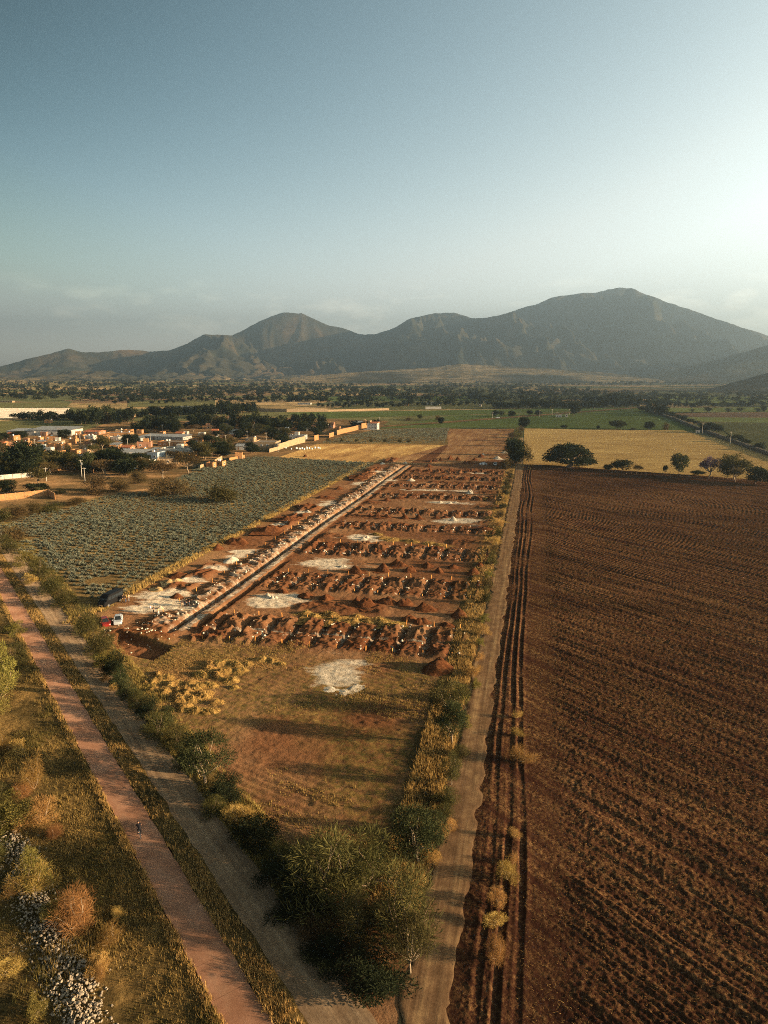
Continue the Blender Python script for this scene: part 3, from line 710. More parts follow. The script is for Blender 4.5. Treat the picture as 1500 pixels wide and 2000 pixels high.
# ------------------------------------------------------------------ plants
def rot_frame(ax):
    ref = np.where(np.abs(ax[:, 2:3]) < .9, np.array([[0, 0, 1.]]), np.array([[1., 0, 0]]))
    s = np.cross(ax, ref); s /= np.linalg.norm(s, axis=1, keepdims=True) + 1e-9
    return s, np.cross(ax, s)
def leaf_cloud(rng, C, Rr, n, L, W, up=.3, out=.7, flat=1.0, shell=2.2, lens=.5):
    C = np.asarray(C, float); idx = np.repeat(np.arange(len(C)), n); k = len(idx)
    d = rng.normal(size=(k, 3)); d /= np.linalg.norm(d, axis=1, keepdims=True)
    r = np.asarray(Rr)[idx] * rng.random(k) ** (1 / shell)
    p = C[idx] + d * r[:, None] * np.array([1, 1, flat])
    ax = d * out + rng.normal(size=(k, 3)) * .55 + np.array([0, 0, up]); ax /= np.linalg.norm(ax, axis=1, keepdims=True) + 1e-9
    s, b = rot_frame(ax); th = rng.random(k)[:, None] * 6.283; sd_ = s * np.cos(th) + b * np.sin(th)
    l = (L * (1 - lens + 2 * lens * rng.random(k)))[:, None]; w = (W * (.6 + .8 * rng.random(k)))[:, None]
    V = np.stack([p, p + ax * l * .5 + sd_ * w * .5, p + ax * l, p + ax * l * .5 - sd_ * w * .5], 1).reshape(-1, 3)
    Fa = np.arange(k * 4).reshape(k, 4)
    ct = rng.random(len(C))
    tint = np.repeat(np.clip(.55 * ct[idx] + .45 * rng.random(k), 0, 1), 4)
    return V, Fa, tint
def bent(p0, p1, rng, k=4, j=.1):
    p0 = Vector(p0); p1 = Vector(p1); L = (p1 - p0).length; out = []
    for i in range(k + 1):
        f = i / k; p = p0.lerp(p1, f)
        if 0 < i < k: p += Vector(rng.normal(size=3) * j * L)
        out.append(p)
    return out
def proto_tree(seed, crown_mat, bark_mat, shape, leaves, L, W, ncl=26, rcl=(.13, .22), up=.3, out=.7, merged=False, limb=6):
    "unit plant: 1 wide, 1 tall; returns (trunk mesh, crown mesh) or one merged mesh"
    rng = np.random.default_rng(seed); C = []; Rr = []
    for i in range(ncl):
        d = rng.normal(size=3); d /= np.linalg.norm(d); r = .55 + .45 * rng.random() ** .5
        if shape == 'bush': r = .35 + .75 * rng.random(); c = (d[0] * .40 * r, d[1] * .40 * r, .10 + abs(d[2]) * .70 * r); q = rng.uniform(*rcl)
        elif shape == 'tree': c = (d[0] * .38 * r, d[1] * .38 * r, .58 + d[2] * .34 * r); q = rng.uniform(*rcl)
        elif shape == 'umbrella': c = (d[0] * .42 * r, d[1] * .42 * r, .72 + d[2] * .17 * r - .12 * (d[0] ** 2 + d[1] ** 2)); q = rng.uniform(*rcl) * .85
        elif shape == 'dome': c = (d[0] * .43 * r, d[1] * .43 * r, .20 + abs(d[2]) * .62 * r); q = rng.uniform(*rcl)
        elif shape == 'tall': c = (d[0] * .28 * r, d[1] * .28 * r, .60 + d[2] * .34 * r); q = rng.uniform(*rcl)
        C.append(c); Rr.append(q)
    Rr = np.array(Rr); C = np.array(C)
    n = np.maximum(4, (leaves * Rr ** 2 / np.sum(Rr ** 2)).astype(int))
    V, Fa, tint = leaf_cloud(rng, C, Rr, n, L, W, up, out, .8)
    V[:, 2] = np.maximum(V[:, 2], .01)
    mb = MB(); fork = {'bush': .05, 'tree': .22, 'umbrella': .30, 'dome': .22, 'tall': .35}[shape]
    tr = {'bush': .018, 'tree': .022, 'umbrella': .022, 'dome': .05, 'tall': .03}[shape]
    mb.tube(bent((0, 0, -.03), (rng.normal() * .02, rng.normal() * .02, fork), rng, 3, .05), [tr * 1.25, tr * 1.05, tr, tr * .9], 7)
    for i in rng.permutation(ncl)[:limb]:
        mb.tube(bent((0, 0, fork * .9), C[i], rng, 3, .07), [tr * .7, tr * .5, tr * .32, tr * .12], 5)
    if merged:
        n0 = len(mb.V); VV = np.concatenate([np.array(mb.V), V]); T4 = [np.array([f for f in mb.F if len(f) == 4]), Fa + n0]
        mi = np.concatenate([np.ones(len(T4[0]), int), np.zeros(len(Fa), int)])
        return mesh_np(shape + '_plant', VV, [np.concatenate(T4)], [crown_mat, bark_mat], dict(tint=np.concatenate([np.zeros(n0), tint])), midx=mi)
    return mb.mesh('trunk', bark_mat, smooth=True), mesh_np('crown', V, Fa, crown_mat, dict(tint=tint))
def proto_twigs(seed, mat, bark, n, L, W, spread=.5):
    "leafless thorny shrub: many thin twigs fanning out from forked stems"
    rng = np.random.default_rng(seed); mb = MB(); C = []
    for i in range(11):
        a = rng.random() * 6.283; e = rng.uniform(.3, 1.3); r = rng.uniform(.2, .55)
        tip = (math.cos(a) * math.cos(e) * r, math.sin(a) * math.cos(e) * r, max(.12, math.sin(e) * .8 * rng.uniform(.6, 1)))
        pts = bent((0, 0, 0), tip, rng, 3, .08); mb.tube(pts, [.014, .010, .007, .003], 4); C += [pts[2], pts[3], pts[1].lerp(pts[2], .5)]
    C = np.array([tuple(c) for c in C])
    V, Fa, tint = leaf_cloud(rng, C, np.full(len(C), .15), np.full(len(C), n // len(C)), L, W, .35, 1.0, .9, 1.6)
    V[:, 2] = np.maximum(V[:, 2], .01)
    return mb.mesh('stems', bark), mesh_np('twigs', V, Fa, mat, dict(tint=tint))
PROTO = {}
def proto(kind, v):
    if (kind, v) in PROTO: return PROTO[kind, v]
    sd_ = sum(map(ord, kind)) * 31 + v * 101
    T = proto_tree
    r = {
        'near_olive': lambda: T(sd_, M['leaf_olive'], M['bark'], 'bush', 5200, .085, .0075, 44, rcl=(.05, .18), up=.6, out=1.2, limb=20),
        'near_green': lambda: T(sd_, M['leaf_green'], M['bark'], 'bush', 6500, .052, .013, 38, rcl=(.07, .18), up=.3, out=.8),
        'near_dark': lambda: T(sd_, M['leaf_dark'], M['bark'], 'bush', 6500, .055, .014, 36, rcl=(.08, .19)),
        'near_yellow': lambda: T(sd_, M['leaf_yellow'], M['bark_pale'], 'bush', 4800, .06, .010, 34, rcl=(.05, .17), up=.5, out=1.1, limb=12),
        'near_tree': lambda: T(sd_, M['leaf_olive'], M['bark_pale'], 'tree', 5500, .06, .009, 34, rcl=(.07, .17), up=.3, out=.9, limb=14),
        'near_tree_green': lambda: T(sd_, M['leaf_green'], M['bark_pale'], 'tree', 6500, .052, .012, 36, rcl=(.08, .18), limb=10),
        'near_gold': lambda: T(sd_, M['leaf_dry'], M['bark_pale'], 'bush', 4200, .09, .006, 30, rcl=(.05, .17), up=.8, out=1.2, limb=12),
        'dry_twigs': lambda: proto_twigs(sd_, M['leaf_dry'], M['bark_pale'], 4200, .13, .0038),
        'rust_twigs': lambda: proto_twigs(sd_, M['leaf_rust'], M['bark_pale'], 5200, .12, .0035),
        'mid_bush': lambda: T(sd_, M['leaf_olive'], M['bark'], 'bush', 2600, .085, .020, 24, up=.4, out=.9),
        'mid_brown': lambda: T(sd_, M['leaf_brown'], M['bark'], 'bush', 3800, .085, .013, 30, up=.5, out=1.1),
        'mid_thorn': lambda: T(sd_, M['leaf_brown'], M['bark_pale'], 'umbrella', 3000, .075, .016, 30, up=.3, out=.8, limb=10),
        'mid_green': lambda: T(sd_, M['leaf_green'], M['bark'], 'tree', 2400, .085, .034, 24),
        'mid_olive': lambda: T(sd_, M['leaf_olive'], M['bark_pale'], 'umbrella', 2600, .075, .024, 26, limb=9),
        'mid_dark': lambda: T(sd_, M['leaf_dark'], M['bark'], 'tree', 2600, .085, .04, 24, rcl=(.14, .24)),
        'fig': lambda: T(sd_, M['leaf_dark'], M['bark'], 'dome', 11000, .042, .024, 70, rcl=(.08, .13), limb=12),
        'purple': lambda: T(sd_, M['leaf_purple'], M['bark_pale'], 'umbrella', 3200, .05, .018, 34, rcl=(.09, .15), limb=16),
        'far_dark': lambda: T(sd_, M['leaf_dark'], M['bark'], 'tree', 420, .15, .09, 13, rcl=(.16, .25), merged=True, limb=3),
        'far_green': lambda: T(sd_, M['leaf_green'], M['bark'], 'tree', 420, .15, .08, 13, rcl=(.15, .25), merged=True, limb=3),
        'far_olive': lambda: T(sd_, M['leaf_olive'], M['bark'], 'umbrella', 380, .13, .07, 13, rcl=(.16, .25), merged=True, limb=4),
        'far_brown': lambda: T(sd_, M['leaf_brown'], M['bark'], 'bush', 380, .15, .06, 13, rcl=(.16, .25), merged=True, limb=3),
        'far_tall': lambda: T(sd_, M['leaf_dark'], M['bark'], 'tall', 460, .12, .06, 15, rcl=(.12, .2), merged=True, limb=3),
    }[kind]()
    PROTO[kind, v] = r
    return r
rnd = random.Random(7)
LABEL = []                                        # (object, description, X, Y, group) to be told apart by what stands near
def plant(kind, x, y, w, h, name, desc, cat, group, zfun=None, nv=4, z=None):
    X, Y = at(x, y); return plant_xy(kind, X, Y, w * mpp(X, Y), h * mpp(X, Y), name, desc, cat, group, zfun, nv, z)
def plant_xy(kind, X, Y, wm, hpx, name, desc, cat, group, zfun=None, nv=4, z=None):
    "wm: width in metres; hpx: apparent height in metres across the line of sight"
    d = dep(X, Y)
    hm = max(.38 * wm, (hpx - .35 * wm * math.sin(d)) / math.cos(d))
    pr = proto(kind, rnd.randrange(nv)); z0 = z if z is not None else (zfun(X, Y) if zfun else 0.05)
    rz = rnd.random() * 6.283
    if isinstance(pr, tuple):
        o = empty(name, (X, Y, z0), rz); o.scale = (wm * rnd.uniform(.78, 1.15), wm * rnd.uniform(.78, 1.15), hm)
        t, c = pr
        if 'twigs' in kind: link('stem', t, o); link('twigs', c, o)
        else: link('trunk', t, o); link('crown', c, o)
    else:
        o = link(name, pr, None, (X, Y, z0), rz, (wm, wm, hm))
    tag(o, None, cat, group)
    LABEL.append((o, desc, X, Y))
    return o

# --- hedge between the dirt road and the site, bottom group, track hedge, verge shrubs  (base x, base y, width, height in photo pixels)
G1 = 'shrubs along the dirt road'
for x, y, w, h, k in [(18, 1082, 60, 55, 'near_olive'), (45, 1108, 60, 50, 'near_yellow'), (28, 1060, 70, 50, 'mid_brown'), (75, 1130, 62, 50, 'near_olive'), (98, 1158, 66, 60, 'near_olive'), (122, 1185, 62, 60, 'near_olive'), (60, 1142, 40, 30, 'near_gold'),
                      (165, 1238, 66, 75, 'near_olive'), (192, 1275, 74, 70, 'near_olive'), (207, 1305, 56, 50, 'near_yellow'), (222, 1322, 56, 62, 'near_dark'), (236, 1338, 50, 50, 'near_green'), (196, 1300, 30, 26, 'near_gold'),
                      (245, 1365, 54, 56, 'near_green'), (268, 1385, 52, 50, 'near_olive'), (288, 1402, 60, 56, 'near_dark'), (265, 1372, 42, 40, 'near_green'), (312, 1438, 72, 66, 'near_olive'), (345, 1462, 74, 66, 'near_olive'), (322, 1420, 60, 50, 'near_green'),
                      (402, 1535, 112, 120, 'near_tree_green'), (372, 1500, 70, 70, 'near_green'), (440, 1560, 80, 70, 'near_dark'), (420, 1590, 70, 50, 'near_olive'), (205, 1330, 26, 22, 'near_gold'), (222, 1350, 26, 22, 'near_gold')]:
    d = {'near_olive': 'feathery olive shrub in the roadside hedge', 'near_yellow': 'yellowish green shrub in the roadside hedge', 'mid_brown': 'brown thorn bush in the roadside hedge', 'near_gold': 'small golden dry shrub in the roadside hedge',
         'near_dark': 'dark green shrub in the roadside hedge', 'near_green': 'leafy green shrub in the roadside hedge', 'near_tree_green': 'largest rounded tree in the roadside hedge'}[k]
    plant(k, x, y, w, h, 'tree' if 'tree' in k else 'shrub', d, 'tree' if 'tree' in k else 'shrub', G1)
G2 = 'trees at the corner between road and track'
for x, y, w, h, k in [(640, 1760, 235, 185, 'near_olive'), (720, 1735, 170, 150, 'near_olive'), (555, 1725, 110, 70, 'near_dark'), (815, 1690, 112, 120, 'near_tree_green'), (790, 1850, 170, 190, 'near_olive'), (690, 1830, 150, 110, 'near_olive'),
                      (590, 1780, 130, 70, 'near_dark'), (720, 1930, 150, 90, 'near_dark'), (615, 1830, 90, 60, 'mid_brown'), (700, 1880, 100, 60, 'mid_brown'), (545, 1690, 90, 60, 'near_olive'), (745, 1800, 90, 60, 'mid_brown'), (800, 1905, 90, 120, 'near_tree'), (640, 1880, 120, 60, 'near_dark'), (500, 1650, 110, 80, 'near_dark'), (470, 1610, 80, 60, 'near_gold'), (850, 1640, 60, 70, 'near_green')]:
    d = {'near_olive': 'broad feathery olive mesquite tree at the bottom corner', 'near_dark': 'dark dense shrub in the bottom corner thicket', 'near_tree_green': 'dense dark green round tree by the dirt track', 'near_tree': 'thin pale stemmed tree by the dirt track',
         'mid_brown': 'brown thorny undergrowth in the bottom corner thicket', 'near_gold': 'golden dry brush in the bottom corner thicket', 'near_green': 'leafy green shrub by the dirt track'}[k]
    plant(k, x, y, w, h, 'shrub' if k in ('near_dark', 'near_gold', 'near_green', 'mid_brown') else 'tree', d, 'shrub' if k in ('near_dark', 'near_gold', 'near_green', 'mid_brown') else 'tree', G2)
G3 = 'shrubs along the dirt track'
for x, y, w, h, k in [(882, 1455, 66, 92, 'near_tree_green'), (875, 1395, 84, 76, 'near_tree'), (898, 1370, 50, 44, 'near_yellow'), (882, 1535, 62, 72, 'near_tree'), (872, 1570, 54, 46, 'near_olive'), (866, 1600, 60, 50, 'near_olive'), (900, 1480, 44, 40, 'near_olive'), (905, 1420, 40, 36, 'near_yellow'),
                      (860, 1640, 44, 50, 'near_gold'), (848, 1690, 40, 50, 'near_gold'), (880, 1620, 30, 34, 'near_gold'), (925, 1320, 34, 36, 'near_gold'), (930, 1345, 30, 26, 'near_yellow'), (935, 1290, 26, 24, 'near_gold'), (938, 1262, 22, 24, 'near_yellow'), (944, 1240, 30, 30, 'near_gold'), (946, 1215, 26, 24, 'near_yellow'),
                      (950, 1180, 28, 40, 'mid_bush'), (952, 1150, 28, 34, 'mid_brown'), (955, 1130, 24, 26, 'near_yellow'), (960, 1105, 26, 34, 'mid_bush'), (964, 1085, 24, 26, 'mid_brown'), (968, 1065, 24, 26, 'near_gold'), (972, 1048, 22, 24, 'mid_bush'), (976, 1030, 22, 24, 'near_gold'), (978, 1012, 22, 24, 'mid_brown'), (982, 995, 20, 20, 'mid_bush'),
                      (985, 980, 18, 20, 'near_gold'), (988, 968, 20, 22, 'mid_bush'), (990, 955, 18, 22, 'mid_bush'), (993, 944, 16, 16, 'mid_brown'), (996, 934, 16, 16, 'mid_bush')]:
    d = {'near_tree_green': 'dark green leaning tree by the dirt track', 'near_tree': 'thin olive tree with pale stem by the dirt track', 'near_yellow': 'yellowish shrub by the dirt track', 'near_olive': 'olive shrub by the dirt track',
         'near_gold': 'pale golden grassy shrub by the dirt track', 'mid_bush': 'green shrub by the dirt track', 'mid_brown': 'brown shrub by the dirt track'}[k]
    plant(k, x, y, w, h, 'tree' if 'tree' in k else 'shrub', d, 'tree' if 'tree' in k else 'shrub', G3)
for x, y, w, h, k in [(1004, 912, 46, 60, 'mid_dark'), (990, 916, 34, 30, 'mid_brown'), (1018, 905, 40, 46, 'mid_bush'), (1000, 890, 36, 40, 'mid_bush'), (1004, 872, 26, 24, 'mid_brown'), (1008, 862, 24, 22, 'mid_bush'), (1000, 855, 22, 18, 'mid_brown'), (1012, 850, 22, 16, 'mid_bush'), (1022, 838, 30, 24, 'mid_dark'), (996, 880, 22, 14, 'mid_brown'), (994, 866, 20, 12, 'mid_brown'), (1016, 842, 16, 12, 'mid_brown')]:
    plant(k, x, y, w, h, 'shrub', {'mid_dark': 'dense dark shrub', 'mid_brown': 'brown thorny shrub', 'mid_bush': 'green bushy shrub'}[k] + ' at the far end of the track', 'shrub', 'shrubs at the far end of the track')
G4 = 'dry shrubs on the edge of the ploughed field'
for x, y, w, h, k in [(1018, 1492, 58, 46, 'rust_twigs'), (990, 1722, 62, 56, 'near_gold'), (972, 1772, 56, 50, 'near_gold'), (965, 1812, 50, 40, 'near_gold'), (970, 1880, 66, 66, 'rust_twigs'), (1004, 1640, 36, 30, 'dry_twigs'), (1010, 1440, 34, 22, 'dry_twigs'), (1012, 1405, 30, 20, 'dry_twigs'), (1004, 1690, 30, 24, 'dry_twigs')]:
    plant(k, x, y, w, h, 'dry_shrub', {'rust_twigs': 'rusty leafless shrub on the ploughed field edge', 'near_gold': 'golden grassy bush on the ploughed field edge', 'dry_twigs': 'pale dry twiggy shrub on the ploughed field edge'}[k], 'shrub', G4, z=.3)
G5 = 'shrubs on the left verge'
for x, y, w, h, k in [(14, 1345, 90, 120, 'near_yellow'), (30, 1300, 70, 60, 'near_olive'), (-20, 1400, 110, 130, 'near_yellow'), (8, 1470, 60, 60, 'rust_twigs'), (35, 1480, 50, 44, 'near_gold'), (68, 1545, 66, 90, 'rust_twigs'), (45, 1560, 50, 40, 'rust_twigs'), (30, 1610, 110, 80, 'near_yellow'), (80, 1610, 90, 70, 'near_gold'), (105, 1640, 60, 44, 'rust_twigs'),
                      (-10, 1600, 90, 90, 'near_olive'), (62, 1735, 105, 105, 'near_yellow'), (75, 1740, 96, 90, 'dry_twigs'), (30, 1745, 60, 50, 'dry_twigs'), (150, 1812, 105, 110, 'rust_twigs'), (125, 1790, 70, 60, 'rust_twigs'), (100, 1800, 50, 56, 'near_yellow'), (215, 1840, 70, 50, 'rust_twigs'), (190, 1900, 60, 50, 'near_gold'),
                      (15, 1905, 60, 50, 'near_gold'), (72, 1985, 62, 56, 'near_yellow'), (195, 1910, 40, 40, 'rust_twigs'), (30, 1240, 46, 40, 'near_yellow'), (5, 1560, 50, 40, 'near_olive'), (230, 1790, 40, 30, 'dry_twigs'), (-30, 1700, 120, 90, 'near_olive')]:
    plant(k, x, y, w, h, 'shrub', {'near_yellow': 'yellow green shrub on the grassy verge', 'near_olive': 'olive shrub on the grassy verge', 'rust_twigs': 'rusty dry thorn shrub on the grassy verge', 'dry_twigs': 'pale dry twiggy shrub on the grassy verge', 'near_gold': 'golden dry bush on the grassy verge'}[k], 'shrub', G5,
          zfun=lambda X, Y: float(verge_z(*[np.array([c]) for c in xy2pq(X, Y)])[0]) - .05)
# --- trees round the golden field
for x, y, w, h, k, nm, d in [(1110, 914, 108, 60, 'fig', 'fig_tree', 'big domed dark fig tree beside the golden field'), (1215, 921, 40, 25, 'mid_dark', 'tree', 'small dark round tree beside the golden field'), (1246, 923, 24, 16, 'mid_thorn', 'shrub', 'thin thorny shrub beside the golden field'), (1188, 920, 18, 14, 'mid_dark', 'shrub', 'small dark shrub between fig and round tree'),
                             (1326, 927, 46, 44, 'mid_green', 'tree', 'open crowned green tree beside the golden field'), (1299, 925, 12, 17, 'mid_dark', 'tree', 'tiny lollipop shaped tree beside the golden field'), (1386, 935, 50, 48, 'purple', 'jacaranda_tree', 'purple flowering tree beside the golden field'), (1363, 930, 26, 12, 'mid_dark', 'shrub', 'flat dark bush left of the purple tree'),
                             (1432, 938, 60, 54, 'mid_olive', 'tree', 'tall olive tree right of the purple tree'), (1420, 936, 36, 44, 'mid_green', 'tree', 'narrow green tree touching the purple tree'), (1436, 942, 26, 34, 'mid_thorn', 'tree', 'leafless pale tree in front of olive tree'), (1474, 946, 50, 38, 'mid_dark', 'tree', 'dark bushy tree near the right edge'), (1510, 950, 50, 34, 'mid_green', 'tree', 'green tree cut by the right edge'),
                             (1120, 813, 22, 28, 'mid_dark', 'tree', 'tall dark tree beside the small white house'), (1205, 839, 38, 19, 'mid_dark', 'tree', 'broad dark tree in the green field'), (1267, 840, 26, 17, 'mid_dark', 'tree', 'round dark tree in the green field'), (1300, 840, 18, 16, 'mid_brown', 'tree', 'brownish small tree in the green field'), (1168, 839, 8, 8, 'mid_dark', 'shrub', 'tiny dark shrub in the green field'), (1236, 840, 14, 7, 'mid_bush', 'shrub', 'low bush between two dark field trees'), (1102, 837, 14, 7, 'mid_dark', 'shrub', 'low double bush at the golden field corner'),
                             (862, 830, 14, 16, 'mid_dark', 'tree', 'dark tree at the back agave field corner'), (855, 822, 14, 16, 'mid_brown', 'tree', 'brown tree at the back agave field corner'), (820, 820, 14, 11, 'mid_green', 'tree', 'small green tree on the farm lane'), (797, 822, 12, 10, 'mid_brown', 'tree', 'small brown tree on the farm lane'),
                             (968, 815, 14, 14, 'mid_dark', 'tree', 'left dark tree of the lane trio'), (980, 814, 12, 12, 'mid_green', 'tree', 'middle green tree of the lane trio'), (999, 815, 17, 13, 'mid_dark', 'tree', 'right dark tree of the lane trio'), (1034, 812, 12, 11, 'mid_dark', 'tree', 'dark lane tree left of its twin'), (1051, 812, 18, 11, 'mid_green', 'tree', 'wide lane tree right of its twin')]:
    plant(k, x, y, w, h, nm, d, 'tree' if 'tree' in nm else 'shrub', 'trees beside the fields', nv=3)
# --- brush at the agave field edge and round the village
for x, y, w, h, k, d in [(333, 968, 86, 58, 'mid_brown', 'big brown dome bush in the agave field'), (436, 980, 76, 52, 'mid_bush', 'big dark green dome bush in the agave field'), (367, 925, 72, 48, 'mid_thorn', 'wide thorny tree at the agave field corner'), (318, 938, 60, 46, 'mid_thorn', 'brown thorn tree behind the brown dome bush'),
                         (187, 966, 56, 44, 'mid_brown', 'brown bush on the bare red ground'), (232, 960, 56, 44, 'mid_brown', 'second brown bush on the bare red ground'), (272, 945, 50, 30, 'mid_brown', 'low brown bush beside the white bus'), (30, 1015, 66, 36, 'mid_brown', 'rusty bush beside the ochre wall'), (65, 1005, 50, 30, 'mid_brown', 'low brown bush beside the ochre wall'),
                         (8, 1020, 40, 34, 'mid_bush', 'green bush beside the ochre wall'), (95, 1000, 50, 26, 'mid_bush', 'low green bush beside the ochre wall'), (150, 985, 44, 20, 'mid_brown', 'flat brown bush above the agave field'), (210, 915, 50, 42, 'mid_dark', 'dark tree beside the grey metal shed'), (52, 925, 76, 66, 'mid_dark', 'largest dark tree among the village houses'),
                         (75, 950, 46, 40, 'mid_olive', 'olive tree behind the long white wall'), (15, 965, 40, 30, 'mid_dark', 'dark bush in front of the white wall'), (70, 965, 44, 24, 'mid_dark', 'dark bush behind the ochre wall'), (78, 968, 18, 18, 'mid_olive', 'small olive bush behind the ochre wall'), (45, 972, 26, 14, 'near_yellow', 'pale flowering bush behind the ochre wall'), (120, 965, 26, 14, 'mid_bush', 'grey green palm-like bush by the open yard')]:
    plant(k, x, y, w, h, 'tree' if 'tree' in d else 'shrub', d, 'tree' if 'tree' in d else 'shrub', 'bushes between the village and the agave field', nv=3)
GV = 'trees among the village houses'
VILL = [(-30, 860), (150, 852), (260, 838), (420, 826), (560, 832), (640, 850), (560, 868), (470, 895), (390, 900), (250, 930), (120, 925), (-30, 940)]
def inside(x, y, P):
    c = False
    for i in range(len(P)):
        x0, y0 = P[i]; x1, y1 = P[i - 1]
        if (y0 > y) != (y1 > y) and x < (x1 - x0) * (y - y0) / (y1 - y0) + x0: c = not c
    return c
HOUSES = [  # x, base y, width, height (photo px), colour, roof, note
    (25, 860, 20, 10, 'ochre', 'flat', ''), (145, 868, 15, 12, 'ochre', 'flat', 'two storey'), (38, 888, 54, 12, 'cream', 'flat', ''), (104, 878, 15, 12, 'ochre', 'flat', ''), (118, 878, 14, 12, 'ochre', 'flat', ''), (131, 877, 12, 12, 'ochre', 'flat', ''), (80, 877, 16, 6, 'white', 'flat', ''),
    (100, 892, 44, 12, 'ochre', 'flat', 'long'), (186, 848, 30, 6, 'brick', 'tile', ''), (235, 853, 46, 9, 'ochre', 'flat', 'long'), (178, 858, 18, 7, 'white', 'flat', ''), (202, 863, 22, 7, 'ochre', 'flat', ''), (226, 861, 22, 6, 'white', 'flat', ''), (183, 868, 30, 5, 'ochre', 'flat', 'low'),
    (196, 903, 22, 10, 'ochre', 'flat', ''), (175, 911, 16, 9, 'ochre', 'flat', 'small'), (300, 895, 36, 14, 'blue', 'flat', ''), (322, 893, 12, 11, 'white', 'flat', 'small'), (296, 908, 16, 11, 'white', 'flat', 'small'), (340, 870, 50, 9, 'ochre', 'flat', ''), (346, 884, 54, 10, 'white', 'flat', 'long'),
    (283, 873, 26, 11, 'brick', 'flat', 'two storey'), (325, 858, 92, 8, 'grey', 'metal', 'long'), (352, 852, 14, 8, 'cream', 'tile', ''), (364, 850, 8, 6, 'white', 'flat', 'small'), (383, 865, 22, 6, 'ochre', 'flat', ''), (318, 850, 8, 5, 'ochre', 'flat', ''), (413, 914, 14, 8, 'ochre', 'flat', 'small'), (430, 911, 18, 11, 'ochre', 'flat', ''),
    (467, 897, 14, 14, 'ochre', 'flat', ''), (473, 878, 22, 9, 'grey', 'metal', ''), (522, 872, 44, 11, 'white', 'flat', 'long'), (555, 843, 20, 5, 'cream', 'flat', 'small'), (583, 858, 30, 9, 'grey', 'flat', ''), (460, 848, 22, 4, 'white', 'metal', ''), (540, 827, 30, 9, 'blue', 'metal', ''), (500, 838, 12, 9, 'white', 'flat', ''),
    (405, 838, 16, 5, 'ochre', 'flat', ''), (610, 842, 20, 6, 'white', 'flat', ''), (660, 840, 9, 7, 'ochre', 'flat', 'small'), (645, 836, 16, 5, 'brick', 'flat', ''), (580, 837, 10, 5, 'brick', 'flat', ''), (250, 880, 20, 8, 'brick', 'tile', ''), (155, 900, 40, 7, 'grey', 'metal', ''), (105, 910, 24, 6, 'grey', 'metal', ''), (270, 862, 20, 6, 'grey', 'metal', ''),
    (12, 905, 30, 10, 'brick', 'flat', ''), (330, 905, 40, 8, 'cream', 'flat', 'low'), (395, 852, 12, 7, 'white', 'flat', 'small'), (440, 838, 18, 5, 'cream', 'flat', ''), (425, 862, 18, 6, 'brick', 'flat', ''), (490, 862, 18, 6, 'white', 'flat', ''), (95, 826, 12, 4, 'ochre', 'flat', ''), (190, 812, 18, 4, 'brick', 'tile', ''), (222, 815, 14, 4, 'white', 'flat', ''), (380, 830, 22, 5, 'cream', 'metal', ''), (410, 828, 16, 5, 'grey', 'metal', '')]
_h = random.Random(5)
HOUSES = [(*q[:4], 'cream' if q[4] == 'white' and i % 2 else q[4], *q[5:]) for i, q in enumerate(HOUSES)]
for _ in range(400):
    if len(HOUSES) > 86: break
    x, y = _h.uniform(5, 470), _h.uniform(846, 908); sc = (y - 728) / 150
    w, h = _h.uniform(13, 26) * sc, _h.uniform(6, 9) * sc
    if any(abs(x - q[0]) < (w + q[2]) * .55 and abs(y - q[1]) < 8 * sc for q in HOUSES): continue
    if x > 380 + (900 - y) * 1.6 or (x > 150 and y > 900): continue
    HOUSES.append((x, y, w, h, _h.choice(['ochre', 'ochre', 'ochre', 'brick', 'brick', 'cream']), _h.choice(['flat', 'flat', 'flat', 'metal', 'tile']), ''))
def clear_of_houses(x, y):
    return all(not (abs(x - hx) < hw * .5 + 5 and hy - hh - 1 < y < hy + 7) for hx, hy, hw, hh, *_ in HOUSES)
cnt = 0
while cnt < 185:
    x, y = rnd.uniform(-20, 640), rnd.uniform(828, 935)
    if not inside(x, y, VILL) or not clear_of_houses(x, y): continue
    if x < 330 and 858 < y < 900 and rnd.random() < .45: continue
    sc = (y - 728) / 150
    k = rnd.choice(['mid_green', 'mid_dark', 'mid_olive', 'mid_dark', 'mid_thorn', 'mid_dark', 'mid_bush'])
    w = rnd.uniform(20, 40) * sc; h = w * rnd.uniform(.55, .85)
    plant(k, x, y, w, h, 'tree', {'mid_green': 'leafy green village tree', 'mid_dark': 'dark dense village tree', 'mid_olive': 'flat topped olive village tree', 'mid_thorn': 'brownish thorny village tree', 'mid_bush': 'low bushy village tree'}[k], 'tree', GV, nv=3)
    cnt += 1
PEND = []                                         # trees of the far groves, sorted out below
GK = {'far_dark': 'dark ', 'far_green': 'green ', 'far_olive': 'olive ', 'far_brown': 'brown ', 'far_tall': 'tall '}
def grove(x0, y0, x1, y1, n, wr, hr, kinds, desc, group, jy=2.0):
    for i in range(n):
        f = (i + rnd.random()) / n
        PEND.append((x0 + (x1 - x0) * f, y0 + (y1 - y0) * f + rnd.uniform(-jy, jy), rnd.uniform(*wr), rnd.uniform(*hr), rnd.choice(kinds), desc, group))
D_, G_, O_, BR, TL = 'far_dark', 'far_green', 'far_olive', 'far_brown', 'far_tall'
grove(155, 828, 262, 822, 24, (16, 30), (20, 34), [D_, D_, TL, BR, G_], 'tree in the grove behind the village', 'grove behind the village', 6)
grove(262, 838, 345, 836, 16, (18, 30), (14, 26), [D_, BR, D_, G_], 'tree in the grove behind the village', 'grove behind the village', 6)
grove(335, 841, 345, 841, 2, (18, 20), (34, 36), [TL], 'tree behind the village', 'grove behind the village', 1)
